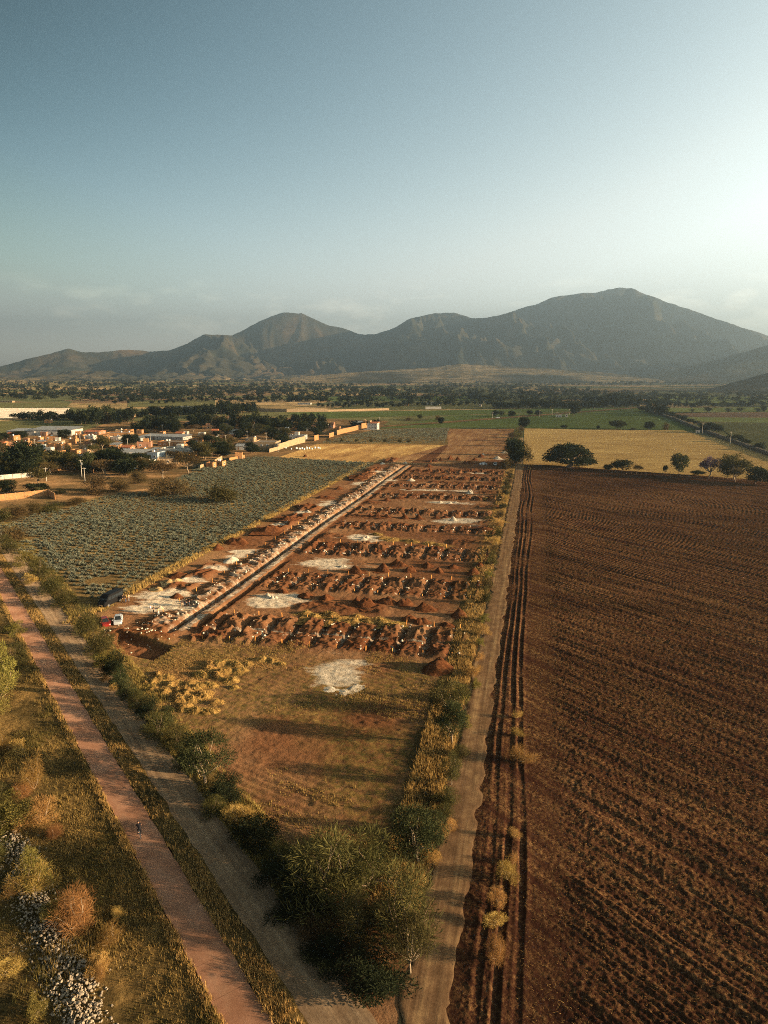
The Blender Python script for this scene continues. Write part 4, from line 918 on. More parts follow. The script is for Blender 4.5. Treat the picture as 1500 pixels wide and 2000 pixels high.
grove(268, 815, 500, 806, 52, (12, 22), (11, 22), [D_, D_, D_, TL], 'tree in the dark row before the long wall', 'dark tree row before the long wall')
grove(370, 830, 640, 838, 44, (16, 30), (13, 30), [D_, D_, TL, G_, BR], 'tree in the grove right of the village', 'grove behind the village', 7)
grove(430, 818, 470, 818, 6, (16, 26), (26, 36), [D_, TL], 'tree in the tallest clump', 'grove behind the village', 3)
grove(28, 820, 152, 820, 20, (12, 24), (9, 20), [D_, D_, G_, TL], 'tree in front of the pale netting', 'trees before the netting field')
grove(690, 836, 735, 834, 5, (12, 22), (9, 18), [D_], 'tree behind the white farmhouse', 'trees behind the white farmhouse', 2)
grove(620, 795, 960, 792, 46, (7, 13), (6, 12), [D_, D_, G_, TL, BR], 'tree in the row beyond the long wall', 'tree row beyond the long wall')
grove(962, 797, 1240, 796, 56, (10, 19), (9, 17), [D_, D_, G_, TL, BR], 'tree in the long dark belt', 'dark tree belt beyond the green field')
grove(1140, 790, 1250, 790, 14, (12, 20), (12, 24), [D_, TL, G_, BR], 'tree in the highest part of the belt', 'dark tree belt beyond the green field')
grove(1248, 803, 1300, 812, 12, (10, 18), (9, 26), [BR, BR, O_, TL], 'tree at the lane end', 'trees along the field wall')
grove(1282, 806, 1400, 842, 20, (9, 16), (6, 12), [BR, O_, O_, BR], 'shrub along the field wall', 'trees along the field wall', 1)
grove(1372, 843, 1402, 846, 5, (14, 24), (12, 20), [BR, D_, O_], 'tree by the concrete hut', 'trees along the field wall', 1)
grove(1420, 858, 1500, 884, 5, (14, 24), (10, 15), [BR, O_], 'shrub by the right field wall', 'trees along the field wall', 1)
grove(1282, 795, 1520, 794, 30, (9, 18), (7, 14), [D_, G_, O_, BR], 'tree between the pale green fields', 'trees between the pale green fields')
for x, y, w, h in [(1351, 806, 8, 8), (1381, 806, 15, 11), (1424, 806, 13, 10), (1444, 804, 16, 9), (1482, 806, 14, 10), (1492, 804, 12, 13), (1408, 797, 17, 12), (1448, 793, 17, 12), (1422, 780, 8, 6), (1342, 776, 8, 8)]:
    plant(rnd.choice([D_, G_]), x, y, w, h, 'tree', 'lone tree standing in a pale green field', 'tree', 'lone trees in the pale green fields')
grove(200, 786, 640, 782, 40, (6, 13), (5, 10), [D_, G_, BR], 'tree in the hedge across the valley', 'valley hedge trees', 4)
# the groves' largest trees stand as trees of their own, up to about 300 trees in the scene; the rest join the mass of valley trees
PEND.sort(key=lambda g: -g[2] * g[3])
n_trees = sum(1 for o in bpy.data.objects if o.get('category') == 'tree')
for x, y, w, h, k, d, g in PEND[:296 - n_trees]: plant(k, x, y, w, h, 'tree', GK[k] + d, 'tree', g)
REST = PEND[296 - n_trees:]
# --- everything farther is one mass of valley trees
def merge_instances(name, mes, pos, rz, sc, mats):
    Vs = []; Fs = []; Ts = []; Ms = []; off = 0
    for m_i, me in enumerate(mes):
        sel = np.arange(len(pos))[np.arange(len(pos)) % len(mes) == m_i]
        if not len(sel): continue
        nv = len(me.vertices); co = np.empty(nv * 3); me.vertices.foreach_get('co', co); co = co.reshape(-1, 3)
        k = len(me.polygons[0].vertices); fa = np.empty(len(me.polygons) * k, int); me.polygons.foreach_get('vertices', fa); fa = fa.reshape(-1, k)
        ti = np.zeros(nv)
        if 'tint' in me.attributes: me.attributes['tint'].data.foreach_get('value', ti)
        mi = np.empty(len(me.polygons), int); me.polygons.foreach_get('material_index', mi)
        c, s_ = np.cos(rz[sel])[:, None], np.sin(rz[sel])[:, None]; S = sc[sel]
        x = co[None, :, 0] * S[:, 0:1]; y = co[None, :, 1] * S[:, 1:2]
        V = np.stack([x * c - y * s_ + pos[sel, 0:1], x * s_ + y * c + pos[sel, 1:2], co[None, :, 2] * S[:, 2:3] + pos[sel, 2:3]], -1)
        Fs.append((fa[None] + (np.arange(len(sel)) * nv)[:, None, None] + off).reshape(-1, k)); off += nv * len(sel)
        Vs.append(V.reshape(-1, 3)); Ts.append(np.tile(ti, len(sel))); Ms.append(np.tile(mi, len(sel)))
    return mesh_np(name, np.concatenate(Vs), np.concatenate(Fs), mats, dict(tint=np.concatenate(Ts)), midx=np.concatenate(Ms))
def valley_trees():
    rng = np.random.default_rng(5)
    protos = [proto_tree(900 + i, M['leaf_dark'], M['bark'], sh, 46, .30, .20, 7, rcl=(.18, .26), merged=True, limb=0) for i, sh in enumerate(['tree', 'bush', 'tree', 'umbrella'])]
    P = []
    def row(s0, t0, ang, L, n):
        f = rng.random(n); P.extend(zip(s0 + math.cos(ang) * L * f + rng.normal(size=n) * 4, t0 + math.sin(ang) * L * f + rng.normal(size=n) * 4))
    for i in range(300):
        s = 1150 * (4600 / 1150) ** rng.random(); half = s * .72 + 100
        t = rng.uniform(-half, half * .75) - s * .21
        if rng.random() < .7: row(s, t, math.pi / 2 + rng.normal() * .06, rng.uniform(60, 420), int(rng.uniform(6, 26)))
        elif rng.random() < .6: row(s, t, rng.normal() * .08, rng.uniform(80, 400), int(rng.uniform(5, 16)))
        else:
            n = int(rng.uniform(6, 30)); P.extend(zip(s + rng.normal(size=n) * 30, t + rng.normal(size=n) * 40))
    n = 1500; s = 1400 * (5200 / 1400) ** rng.random(n); P.extend(zip(s, rng.uniform(-1, .72, n) * (s * .72) - s * .21))
    P = np.array(P); X, Y = st2xy(P[:, 0], P[:, 1])
    ok = (np.hypot(X, Y) > 1080) & (Y > 900) & ~((X > 560) & (Y > 1750) & (Y < 2800))
    X, Y = X[ok], Y[ok]; k = len(X)
    w = rng.uniform(6, 15, k); h = w * rng.uniform(.45, .9, k)
    XY = np.array([at(g[0], g[1]) for g in REST]); ms = np.array([mpp(*c) for c in XY])
    wr = np.array([g[2] for g in REST]) * ms; hr = np.maximum(np.array([g[3] for g in REST]) * ms, .4 * wr)
    small = [proto('far_dark', i) for i in range(4)]
    me2 = merge_instances('grove_trees', small, np.concatenate([XY, np.zeros((len(XY), 1))], 1), rng.random(len(XY)) * 6.28, np.stack([wr, wr, hr], 1), [M['leaf_dark'], M['bark']])
    tag(link('grove_trees', me2), 'smaller trees filling the groves and tree rows of the valley', 'trees', kind='stuff')
    me = merge_instances('valley_trees', protos, np.stack([X, Y, np.zeros(k)], 1), rng.random(k) * 6.28, np.stack([w, w, h], 1), [M['leaf_dark'], M['bark']])
    tag(link('valley_trees', me), 'dark scattered trees and hedges across the far valley floor', 'trees', kind='stuff')
valley_trees()
# ------------------------------------------------------------------ village: houses, sheds, walls, poles, tanks
WALLM = {'ochre': m_plain('ochre_brick', (0.36, 0.175, 0.066), .9, dirt=.4, scale=1.2), 'brick': m_plain('raw_brick', (0.33, 0.16, 0.09), .9, dirt=.3, scale=1.2), 'white': m_plain('white_plaster', (0.44, 0.40, 0.34), .9, dirt=.3, scale=.8),
         'cream': m_plain('cream_plaster', (0.33, 0.225, 0.125), .9, dirt=.25, scale=.8), 'grey': m_plain('grey_block', (0.30, 0.28, 0.25), .9, dirt=.3, scale=1.0), 'blue': m_plain('blue_grey_plaster', (0.32, 0.38, 0.42), .9, dirt=.2, scale=.8)}
M['concrete'] = m_plain('roof_concrete', (0.22, 0.18, 0.14), .95, dirt=.35, scale=.7)
M['metal_roof'] = m_plain('sheet_metal', (0.27, 0.28, 0.28), .6, dirt=.3, scale=.6)
M['tile'] = m_plain('red_tiles', (0.42, 0.14, 0.06), .9, dirt=.35, scale=2)
M['window'] = m_plain('window_glass', (0.03, 0.035, 0.04), .15, spec=.6)
M['door'] = m_plain('door_paint', (0.16, 0.09, 0.05), .6)
M['white_paint'] = m_plain('white_paint', (0.75, 0.74, 0.70), .5, dirt=.1)
M['pole'] = m_plain('concrete_pole', (0.46, 0.41, 0.34), .9)
M['wire'] = m_plain('dark_metal', (0.05, 0.05, 0.05), .5, metal=.5)
def depart(root, name, mb, mat, bevel=0.0): return mb.build(name, mat, root, bevel)
def house(x, y, w, h, colr, roof, note):
    X, Y = at(x, y); k = mpp(X, Y); W = w * k; H = max(2.7, min(h * k * .86, 7.2)); Dp = max(4.0, min(W * rnd.uniform(.6, 1.0), 13))
    rz = -A + rnd.uniform(-.1, .1) + (.0 if rnd.random() < .8 else .3)
    r = empty('house', (X, Y, 0.04), rz)
    hw, hd = W / 2, Dp / 2; wm = WALLM[colr]
    if roof == 'flat':
        wb = MB(); t = .18
        for a in ((-hw, hw, -hd, -hd + t), (-hw, hw, hd - t, hd), (-hw, -hw + t, -hd + t, hd - t), (hw - t, hw, -hd + t, hd - t)): wb.box(*a, 0, H + .45)
        depart(r, 'wall', wb, wm)
        depart(r, 'roof', MB().box(-hw + t + .004, hw - t - .004, -hd + t + .004, hd - t - .004, H - .15, H + .02), M['concrete'])
        if 'two' in note or (rnd.random() < .35 and W > 7):
            a = rnd.uniform(-hw * .5, hw * .2); depart(r, 'roof_room', MB().box(a, a + min(3.2, hw * .8), -hd * .2, hd * .6, H + .022, H + 2.5), WALLM[rnd.choice(['ochre', 'white', 'brick'])])
    elif roof == 'metal':
        depart(r, 'wall', MB().box(-hw, hw, -hd, hd, 0, H - .1), wm)
        rb = MB(); n = max(6, int(W / .5)); e = .5
        V = []; 
        for i in range(n + 1):
            xx = -hw - e + (W + 2 * e) * i / n; zz = .05 * (i % 2)
            V += [(xx, -hd - e, H - .05 + zz), (xx, hd + e, H + .75 + zz), (xx, hd + e, H + .81 + zz), (xx, -hd - e, H + .01 + zz)]
        Fs = []
        for i in range(n):
            for j in range(4): Fs.append((i * 4 + j, i * 4 + (j + 1) % 4, (i + 1) * 4 + (j + 1) % 4, (i + 1) * 4 + j))
        rb.add(V, Fs); depart(r, 'roof', rb, M['metal_roof'])
    else:
        depart(r, 'wall', MB().box(-hw, hw, -hd, hd, 0, H - .3), wm)
        e = .4; z0, z1 = H - .32, H + .9
        rb = MB().add([(-hw - e, -hd - e, z0), (hw + e, -hd - e, z0), (hw + e, hd + e, z0), (-hw - e, hd + e, z0), (-hw - e, 0, z1), (hw + e, 0, z1)],
                      [(0, 1, 5, 4), (2, 3, 4, 5), (1, 2, 5), (3, 0, 4), (3, 2, 1, 0)])
        depart(r, 'roof', rb, M['tile'])
    nwin = max(1, int(W / 3.2)); door_at = rnd.randrange(nwin) if nwin > 1 else 0
    for fl in range(2 if H > 5 else 1):
        for i in range(nwin):
            cx = -hw + W * (i + .5) / nwin; z = 1.0 + 2.7 * fl
            if i == door_at and fl == 0:
                d = depart(r, 'door', MB().box(cx - .45, cx + .45, -hd - .03, -hd + .02, 0, 2.05), M['door'])
                MB().box(cx + .28, cx + .36, -hd - .08, -hd - .031, .95, 1.05).build('handle', M['wire'], d)
            else:
                f = depart(r, 'window', MB().box(cx - .62, cx + .62, -hd - .05, -hd + .02, z, z + 1.15), M['white_paint'])
                MB().box(cx - .5, cx + .5, -hd - .056, -hd - .051, z + .12, z + 1.03).build('pane', M['window'], f)
        for i in range(max(1, int(Dp / 4))):
            cy_ = -hd + Dp * (i + .5) / max(1, int(Dp / 4)); z = 1.0 + 2.7 * fl
            f = depart(r, 'window', MB().box(hw - .02, hw + .05, cy_ - .6, cy_ + .6, z, z + 1.1), M['white_paint'])
            MB().box(hw + .051, hw + .056, cy_ - .48, cy_ + .48, z + .12, z + .98).build('pane', M['window'], f)
    size = 'long' if w > 40 else ('small' if w < 15 else 'medium')
    rt = {'flat': 'flat roofed', 'metal': 'sheet metal roofed', 'tile': 'red tile roofed'}[roof]
    cn = {'ochre': 'ochre', 'brick': 'brown brick', 'white': 'white', 'cream': 'cream', 'grey': 'grey', 'blue': 'blue grey'}[colr]
    tag(r, None, 'house', 'village houses'); LABEL.append((r, f'{size} {cn} {rt} house', X, Y))
    return r, W, H, Dp, rz
def tank(X, Y, z, white=True):
    r = empty('water_tank', (X, Y, z)); mb = MB(); n = 12
    rings = [[(rr * math.cos(2 * math.pi * i / n), rr * math.sin(2 * math.pi * i / n), zz) for i in range(n)] for rr, zz in ((.52, 0), (.55, .06), (.55, .35), (.52, .4), (.55, .45), (.55, .8), (.45, 1.0), (.22, 1.14))]
    mb.loft(rings); mb.build('barrel', M['white_paint'] if white else M['wire'], r)
    MB().tube([(0, 0, 1.142), (0, 0, 1.22)], .2, 10).build('lid', M['wire'], r)
    tag(r, None, 'water tank', 'white water tanks on the roofs'); LABEL.append((r, 'white water tank on a flat village roof', X, Y))
nt = 0
for hd_ in HOUSES:
    r, W, H, Dp, rz = house(*hd_)
    if hd_[5] == 'flat' and W > 4.5 and rnd.random() < .75:
        for i in range(1 + (rnd.random() < .35)):
            lx, ly = rnd.uniform(-W * .4, W * .4), rnd.uniform(Dp * .12, Dp * .38)
            two = any(c.name.startswith('roof_room') for c in r.children)
            if two: ly = -Dp * .38
            tank(r.location.x + lx * math.cos(rz) - ly * math.sin(rz), r.location.y + lx * math.sin(rz) + ly * math.cos(rz), H + .07)
# the special buildings
def simple(name, X, Y, rz, parts, label, cat, group=None):
    r = empty(name, (X, Y, 0.04), rz)
    for nm, mb, mat in parts: mb.build(nm, mat, r)
    return tag(r, label, cat, group)
def ribbed(x0, x1, y0, y1, z0, z1, n):
    mb = MB(); V = []; Fs = []
    for i in range(n + 1):
        xx = x0 + (x1 - x0) * i / n; zz = .06 * (i % 2)
        V += [(xx, y0, z0 + zz), (xx, y1, z1 + zz), (xx, y1, z1 + zz + .05), (xx, y0, z0 + zz + .05)]
    for i in range(n):
        for j in range(4): Fs.append((i * 4 + j, i * 4 + (j + 1) % 4, (i + 1) * 4 + (j + 1) % 4, (i + 1) * 4 + j))
    return mb.add(V, Fs)
X, Y = at(112, 849)
wd = MB()
for i in range(5): wd.box(-14 + i * 7, -12.5 + i * 7, -9.05, -8.98, 1.6, 2.6)
simple('warehouse', X, Y, R(-6), [('wall', MB().box(-17.5, 17.5, -9, 9, 0, 4.6), WALLM['white']), ('roof', ribbed(-18.2, 18.2, -9.8, 9.8, 4.62, 6.2, 70), M['metal_roof']), ('window', wd, M['window']), ('door', MB().box(-2, 2, -9.07, -8.99, 0, 1.5), M['door'])],
       'long white warehouse with pale sheet metal roof beyond the village', 'warehouse')
X, Y = at(52, 849)
simple('storage_shed', X, Y, R(-6), [('wall', MB().box(-12, 12, -8, 8, 0, 3.6), WALLM['grey']), ('roof', ribbed(-12.5, 12.5, -8.6, 8.6, 3.62, 4.6, 50), M['metal_roof']), ('door', MB().box(-3, 3, -8.06, -7.99, 0, 2.8), M['wire'])],
       'low dark shed with grey metal roof left of the white warehouse', 'shed')
def open_shed(x, y, W, Dp, H, rz, label):
    X, Y = at(x, y); r = empty('metal_shed', (X, Y, .04), rz)
    for a in (-1, 0, 1):
        for b in (-1, 1): MB().box(a * (W / 2 - .3) - .1, a * (W / 2 - .3) + .1, b * (Dp / 2 - .3) - .1, b * (Dp / 2 - .3) + .1, 0, H + (.5 if b > 0 else -.1)).build('post', M['pole'], r)
    MB().box(-W / 2, W / 2, Dp / 2 - .05, Dp / 2 + .15, 0, H + .3).build('back_wall', WALLM['grey'], r)
    ribbed(-W / 2 - .5, W / 2 + .5, -Dp / 2 - .6, Dp / 2 + .6, H, H + 1.0, int(W / .45)).build('roof', M['metal_roof'], r)
    tag(r, label, 'shed')
open_shed(256, 897, 20, 16, 4.2, R(-14), 'open shed with broad grey metal roof in the village')
open_shed(248, 911, 19, 8, 2.8, R(-8), 'low open shed with corrugated roof before the larger metal shed')
# two storey white farmhouse, brick tower and barn behind the back agave field
X, Y = at(729, 839)
r = empty('farmhouse', (X, Y, .04), R(-14))
MB().box(-4.5, 4.5, -4, 4, 0, 5.9).build('wall', WALLM['white'], r)
MB().add([(-2.0, -4.4, 5.86), (5, -4.4, 5.86), (5, 4.4, 5.86), (-2.0, 4.4, 5.86), (-2.0, 0, 7.1), (5, 0, 7.1)], [(0, 1, 5, 4), (2, 3, 4, 5), (1, 2, 5), (3, 0, 4), (3, 2, 1, 0)]).build('roof', M['tile'], r)
MB().box(-4.2, -2.1, -2, 2.2, 5.902, 8.0).build('roof_room', WALLM['cream'], r)
MB().box(-7.5, 7.5, -6.5, -4.1, 0, .5).build('terrace', WALLM['white'], r)
for a, z in ((-2.6, 1.2), (.3, 1.2), (-2.6, 3.9), (.3, 3.9), (2.9, 3.9)):
    f = MB().box(a - .6, a + .6, -4.06, -3.99, z, z + 1.3).build('window', M['white_paint'], r); MB().box(a - .48, a + .48, -4.068, -4.061, z + .1, z + 1.2).build('pane', M['window'], f)
for b, z in ((-2, 3.9), (1.5, 3.9), (-2, 1.2)):
    f = MB().box(4.49, 4.56, b - .6, b + .6, z, z + 1.3).build('window', M['white_paint'], r); MB().box(4.561, 4.568, b - .48, b + .48, z + .1, z + 1.2).build('pane', M['window'], f)
MB().box(2.4, 3.4, -4.06, -3.99, .5, 2.6).build('door', M['door'], r)
tag(r, 'two storey white farmhouse with red tiled roof by the agave field', 'farmhouse')
X, Y = at(712, 835)
simple('brick_tower', X, Y, R(-10), [('wall', MB().box(-1.5, 1.5, -1.5, 1.5, 0, 6.5), WALLM['ochre']), ('roof', MB().box(-1.7, 1.7, -1.7, 1.7, 6.502, 6.75).box(-1.2, 1.2, -1.2, 1.2, 6.76, 7.8, .9), WALLM['cream']), ('window', MB().box(-.4, .4, -1.56, -1.49, 4.4, 5.4), M['window'])],
       'slim ochre brick tower beside the white farmhouse', 'tower')
X, Y = at(702, 833)
simple('barn', X, Y, R(-10), [('wall', MB().box(-6, 6, -4, 4, 0, 3.6), WALLM['brick']), ('roof', ribbed(-6.4, 6.4, -4.5, 4.5, 3.62, 4.9, 24), M['metal_roof']), ('door', MB().box(-1.5, 1.5, -4.06, -3.99, 0, 2.6), M['door'])], 'brown brick barn left of the brick tower', 'barn')
X, Y = at(1362, 846)
simple('hut', X, Y, R(-8), [('wall', MB().box(-1.5, 1.5, -1.2, 1.2, 0, 2.3), WALLM['white']), ('roof', MB().box(-1.7, 1.7, -1.4, 1.4, 2.302, 2.5), M['concrete']), ('door', MB().box(-.4, .4, -1.26, -1.19, 0, 1.9), M['wire'])], 'small pale concrete hut at the far corner of the golden field', 'hut')
X, Y = at(1091, 815)
simple('field_house', X, Y, R(-12), [('wall', MB().box(-3.5, 3.5, -2.5, 2.5, 0, 3.0), WALLM['white']), ('roof', MB().box(-3.7, 3.7, -2.7, 2.7, 3.002, 3.25), M['concrete']), ('roof_room', MB().box(-3.0, -.6, -1.5, 1.5, 3.252, 5.4), WALLM['cream']), ('window', MB().box(.6, 1.9, -2.56, -2.49, 1, 2), M['window']), ('door', MB().box(-1.6, -.7, -2.56, -2.49, 0, 2), M['door'])], 'tiny white field house on the lane left of the tall dark tree', 'house')
for i, (x, y, w, h, c, lab) in enumerate([(1106, 814, 5, 4, 'white', 'white box hut between field house and tall dark tree'), (846, 791, 26, 7, 'white', 'white farm compound above the pale wall'), (793, 792, 10, 4, 'ochre', 'ochre house in the row beyond the long wall'), (595, 790, 26, 4, 'white', 'long white roof at the left of the far house row'), (652, 790, 18, 4, 'cream', 'cream house in the far house row'),
                                          (690, 791, 16, 5, 'white', 'white house in the far house row'), (1228, 787, 6, 4, 'white', 'white gable house at the end of the dark belt'), (938, 794, 5, 3, 'white', 'white hut in the dark belt'), (15, 786, 26, 3, 'cream', 'cream sheds beside the dark field at far left')]):
    X, Y = at(x, y); k = mpp(X, Y); W, H = w * k, max(2.6, h * k * .8)
    rt = MB().box(-W / 2 - .2, W / 2 + .2, -3.7, 3.7, H + .002, H + .3) if i != 6 else MB().add([(-W / 2 - .3, -3.8, H), (W / 2 + .3, -3.8, H), (W / 2 + .3, 3.8, H), (-W / 2 - .3, 3.8, H), (-W / 2 - .3, 0, H + 1.8), (W / 2 + .3, 0, H + 1.8)], [(0, 1, 5, 4), (2, 3, 4, 5), (1, 2, 5), (3, 0, 4), (3, 2, 1, 0)])
    wb = MB(); [wb.box(a - .6, a + .6, -3.56, -3.49, .9, 2.0) for a in np.linspace(-W / 2 + 1.2, W / 2 - 1.2, max(2, int(W / 4)))]
    simple('far_house', X, Y, R(-10), [('wall', MB().box(-W / 2, W / 2, -3.5, 3.5, 0, H), WALLM[c]), ('roof', rt, M['concrete']), ('window', wb, M['window'])], lab, 'house')
# walls along pixel lines
def wall_line(pts, h, mat, name, label, cat='wall', t=.2, piers=True, group=None):
    mb = MB(); P = [Vector((*at(*p), 0)) for p in pts]
    r = empty(name, (*P[0][:2], 0))
    for i, (a, b) in enumerate(zip(P[:-1], P[1:])):
        d = (b - a); L = d.length; d.normalize(); nrm = Vector((-d.y, d.x, 0))
        hh = h[i] if hasattr(h, '__len__') else h
        o = [a - P[0] + nrm * t / 2, b - P[0] + nrm * t / 2, b - P[0] - nrm * t / 2, a - P[0] - nrm * t / 2]
        V = [tuple(v + Vector((0, 0, -.1))) for v in o] + [tuple(v + Vector((0, 0, hh))) for v in o]
        mb.add(V, [(3, 2, 1, 0), (4, 5, 6, 7), (0, 1, 5, 4), (1, 2, 6, 5), (2, 3, 7, 6), (3, 0, 4, 7)])
        if piers:
            pb = MB(); n = max(1, int(L / 3.5))
            for k in range(n):
                c = a - P[0] + d * (L * (k + .5) / n)
                pb.box(c.x - t * .8, c.x + t * .8, c.y - t * .8, c.y + t * .8, -.1, hh + .12)
            pb.build('piers', M['concrete'] if mat is not WALLM['ochre'] else WALLM['cream'], r)
    mb.build('panel', mat, r)
    return tag(r, label, cat, group)
wall_line([(-60, 985), (40, 974), (95, 968), (108, 976)], 2.6, WALLM['ochre'], 'block_wall', 'ochre block wall in front of the agave field at left')
wall_line([(-40, 940), (0, 937), (66, 931)], 2.2, WALLM['white'], 'garden_wall', 'white panelled garden wall behind the ochre wall')
wall_line([(98, 922), (148, 914)], [2.4], WALLM['ochre'], 'yard_wall', 'long ochre yard wall facing the open yard', piers=False)
wall_line([(150, 918), (170, 914), (183, 924)], 2.2, WALLM['ochre'], 'yard_wall', 'cornered ochre wall beside the open yard', piers=False)
wall_line([(166, 902), (208, 902)], 2.8, WALLM['cream'], 'yard_wall', 'cream wall with sloping end behind the yard', piers=False)
wall_line([(391, 917), (408, 911), (420, 909), (434, 901)], [2.4, 2.4, 3.2], WALLM['cream'], 'block_wall', 'cream stepped wall at the agave field edge', piers=False)
wall_line([(448, 901), (478, 895)], 2.0, WALLM['ochre'], 'block_wall', 'short ochre wall at the agave field edge', piers=False)
wall_line([(526, 884), (544, 879), (562, 873), (576, 869), (596, 864)], [2.4, 4.0, 4.2, 4.6], WALLM['cream'], 'plot_wall', 'tall pale stepped wall facing the golden stubble field', piers=False)
wall_line([(501, 870), (511, 866)], 3.4, WALLM['ochre'], 'yard_wall', 'small ochre wall left of the flat white house', piers=False)
wall_line([(643, 855), (652, 852)], 3.4, WALLM['ochre'], 'boundary_wall', 'lone ochre wall piece at the far end of its line', piers=False)
wall_line([(658, 850), (672, 846), (690, 842), (704, 838)], 4.0, WALLM['ochre'], 'boundary_wall', 'long ochre wall running to the white farmhouse', piers=False)
wall_line([(706, 837), (718, 835)], 4.6, WALLM['ochre'], 'boundary_wall', 'short high ochre wall left of the white farmhouse', piers=False)
wall_line([(614, 861), (622, 859)], 4.0, WALLM['ochre'], 'gate_wall', 'short ochre gate wall above the stubble field', piers=False)
wall_line([(260, 815), (276, 812), (300, 811)], 3.5, WALLM['cream'], 'estate_wall', 'cream estate wall behind the village grove', piers=False)
wall_line([(420, 801), (560, 805), (640, 804), (760, 801)], [4.2, 4, 2.6], WALLM['cream'], 'estate_wall', 'very long pale wall crossing behind the village', piers=False)
wall_line([(831, 799), (862, 799)], 3.5, WALLM['white'], 'estate_wall', 'short white wall below the farm compound', piers=False)
wall_line([(345, 800), (420, 801)], 5, WALLM['white'], 'estate_wall', 'white wall piece behind the dark tree row', piers=False)
# dark field wall
def stone_wall(pts, h, t, name, label):
    P = [Vector((*at(*p), 0)) for p in pts]; rng = np.random.default_rng(3); V = []; 
    L = 0; prof = [(-.5, 0), (-.42, .7), (-.2, 1.0), (.2, 1.0), (.42, .7), (.5, 0)]
    pts_ = []
    for a, b in zip(P[:-1], P[1:]):
        n = int((b - a).length / 1.5)
        for i in range(n): pts_.append((a.lerp(b, i / n), (b - a).normalized()))
    for p, d in pts_:
        nr = Vector((-d.y, d.x, 0)); hh = h * rng.uniform(.8, 1.15)
        for q, z in prof:
            V.append(tuple(p + nr * (q * t + rng.normal() * .08) + Vector((0, 0, z * hh - .02 * (z == 0)))))
    me = mesh_np(name, V, grid_faces(len(pts_), len(prof)), M['wall_dark'], smooth=False)
    return tag(link(name, me), label, 'wall')
M['wall_dark'] = m_plain('dark_fieldstone', (0.085, 0.068, 0.05), .95, dirt=.5, scale=.8)
stone_wall([(1262, 803), (1318, 820), (1372, 843), (1395, 851), (1500, 889), (1620, 930)], 2.4, 3.2, 'field_wall', 'long dark dry stone wall running down the golden field side')
# poles
def pole(x, y, hpx, desc='slim concrete utility pole', wires=True):
    X, Y = at(x, y); h = max(6.5, hpx * mpp(X, Y)); r = empty('utility_pole', (X, Y, 0), -A + .4)
    MB().tube([(0, 0, -.1), (0, 0, h)], [.17, .10], 8).build('post', M['pole'], r)
    MB().box(-.9, .9, -.06, .06, h - .5, h - .36).build('crossarm', M['pole'], r)
    ib = MB(); [ib.tube([(a, 0, h - .36), (a, 0, h - .15)], .05, 6) for a in (-.8, -.3, .3, .8)]; ib.build('insulators', M['wire'], r)
    if 'transformer' in desc: MB().tube([(.38, 0, h - 2.4), (.38, 0, h - 1.3)], .3, 10).build('transformer', M['metal_roof'], r)
    tag(r, None, 'pole', 'utility poles'); LABEL.append((r, desc, X, Y)); return r
for x, y, h, *d in [(180, 886, 20), (101, 902, 18), (91, 940, 16), (160, 932, 34, 'slim utility pole with grey transformer'), (166, 940, 22), (257, 905, 20), (278, 916, 20), (332, 882, 12), (400, 887, 20, 'slim utility pole with grey transformer'), (69, 876, 12), (157, 866, 12), (234, 870, 10), (250, 875, 14), (294, 864, 14), (441, 868, 16), (483, 858, 12), (549, 831, 14), (571, 836, 14), (627, 829, 11), (637, 832, 12),
                    (741, 828, 14), (427, 866, 10), (1371, 849, 22), (1426, 868, 25), (1054, 815, 14), (1078, 815, 16), (1112, 811, 12), (962, 817, 8), (543, 883, 14), (520, 862, 10), (318, 844, 10)]:
    pole(x, y, h, *d)

# ------------------------------------------------------------------ vehicles
M['tyre'] = m_plain('tyre_rubber', (0.02, 0.02, 0.02), .85)
M['rim'] = m_plain('wheel_rim', (0.45, 0.45, 0.46), .35, metal=.8)
M['glass_dark'] = m_plain('car_glass', (0.02, 0.025, 0.03), .08, spec=.7)
M['lamp'] = m_plain('headlamp', (0.75, 0.73, 0.66), .15, spec=.8)
M['lamp_red'] = m_plain('tail_lamp', (0.35, 0.02, 0.015), .2)
def paint(name, c, metal=.0): return m_plain(name, c, .28, metal=metal, spec=.6, dirt=.12, scale=1.5)
PAINT = dict(black=m_plain('black_paint', (.009, .009, .010), .45, spec=.10), silver=paint('silver_paint', (.50, .52, .54), .25), red=paint('red_paint', (.20, .018, .013)), white=paint('white_car_paint', (.70, .69, .66)))
def wheel(root, x, y, r=.33, w=.22):
    n = 18; s = 1 if y > 0 else -1; mb = MB()
    rings = [[(x + rr * math.cos(2 * math.pi * i / n), yy, r + rr * math.sin(2 * math.pi * i / n)) for i in range(n)] for rr, yy in ((r * .62, y - w / 2), (r * .94, y - w / 2), (r, y - w * .3), (r, y + w * .3), (r * .94, y + w / 2), (r * .62, y + w / 2))]
    mb.loft(rings, cap=False); q = empty('wheel', (0, 0, 0)); q.parent = root
    mb.build('tyre', M['tyre'], q, smooth=True)
    rb = MB(); rb.loft([[(x + rr * math.cos(2 * math.pi * i / n), yy, r + rr * math.sin(2 * math.pi * i / n)) for i in range(n)] for rr, yy in ((r * .62, y + s * w * .45), (r * .5, y + s * w * .2), (r * .14, y + s * w * .3))])
    rb.build('rim', M['rim'], q)
def section(x, hw, z0, z1, tuck=.06, shoulder=.12):
    return [(x, -hw + tuck, z0), (x, -hw, z0 + .18), (x, -hw, z1 - shoulder), (x, -hw + shoulder, z1), (x, hw - shoulder, z1), (x, hw, z1 - shoulder), (x, hw, z0 + .18), (x, hw - tuck, z0)]
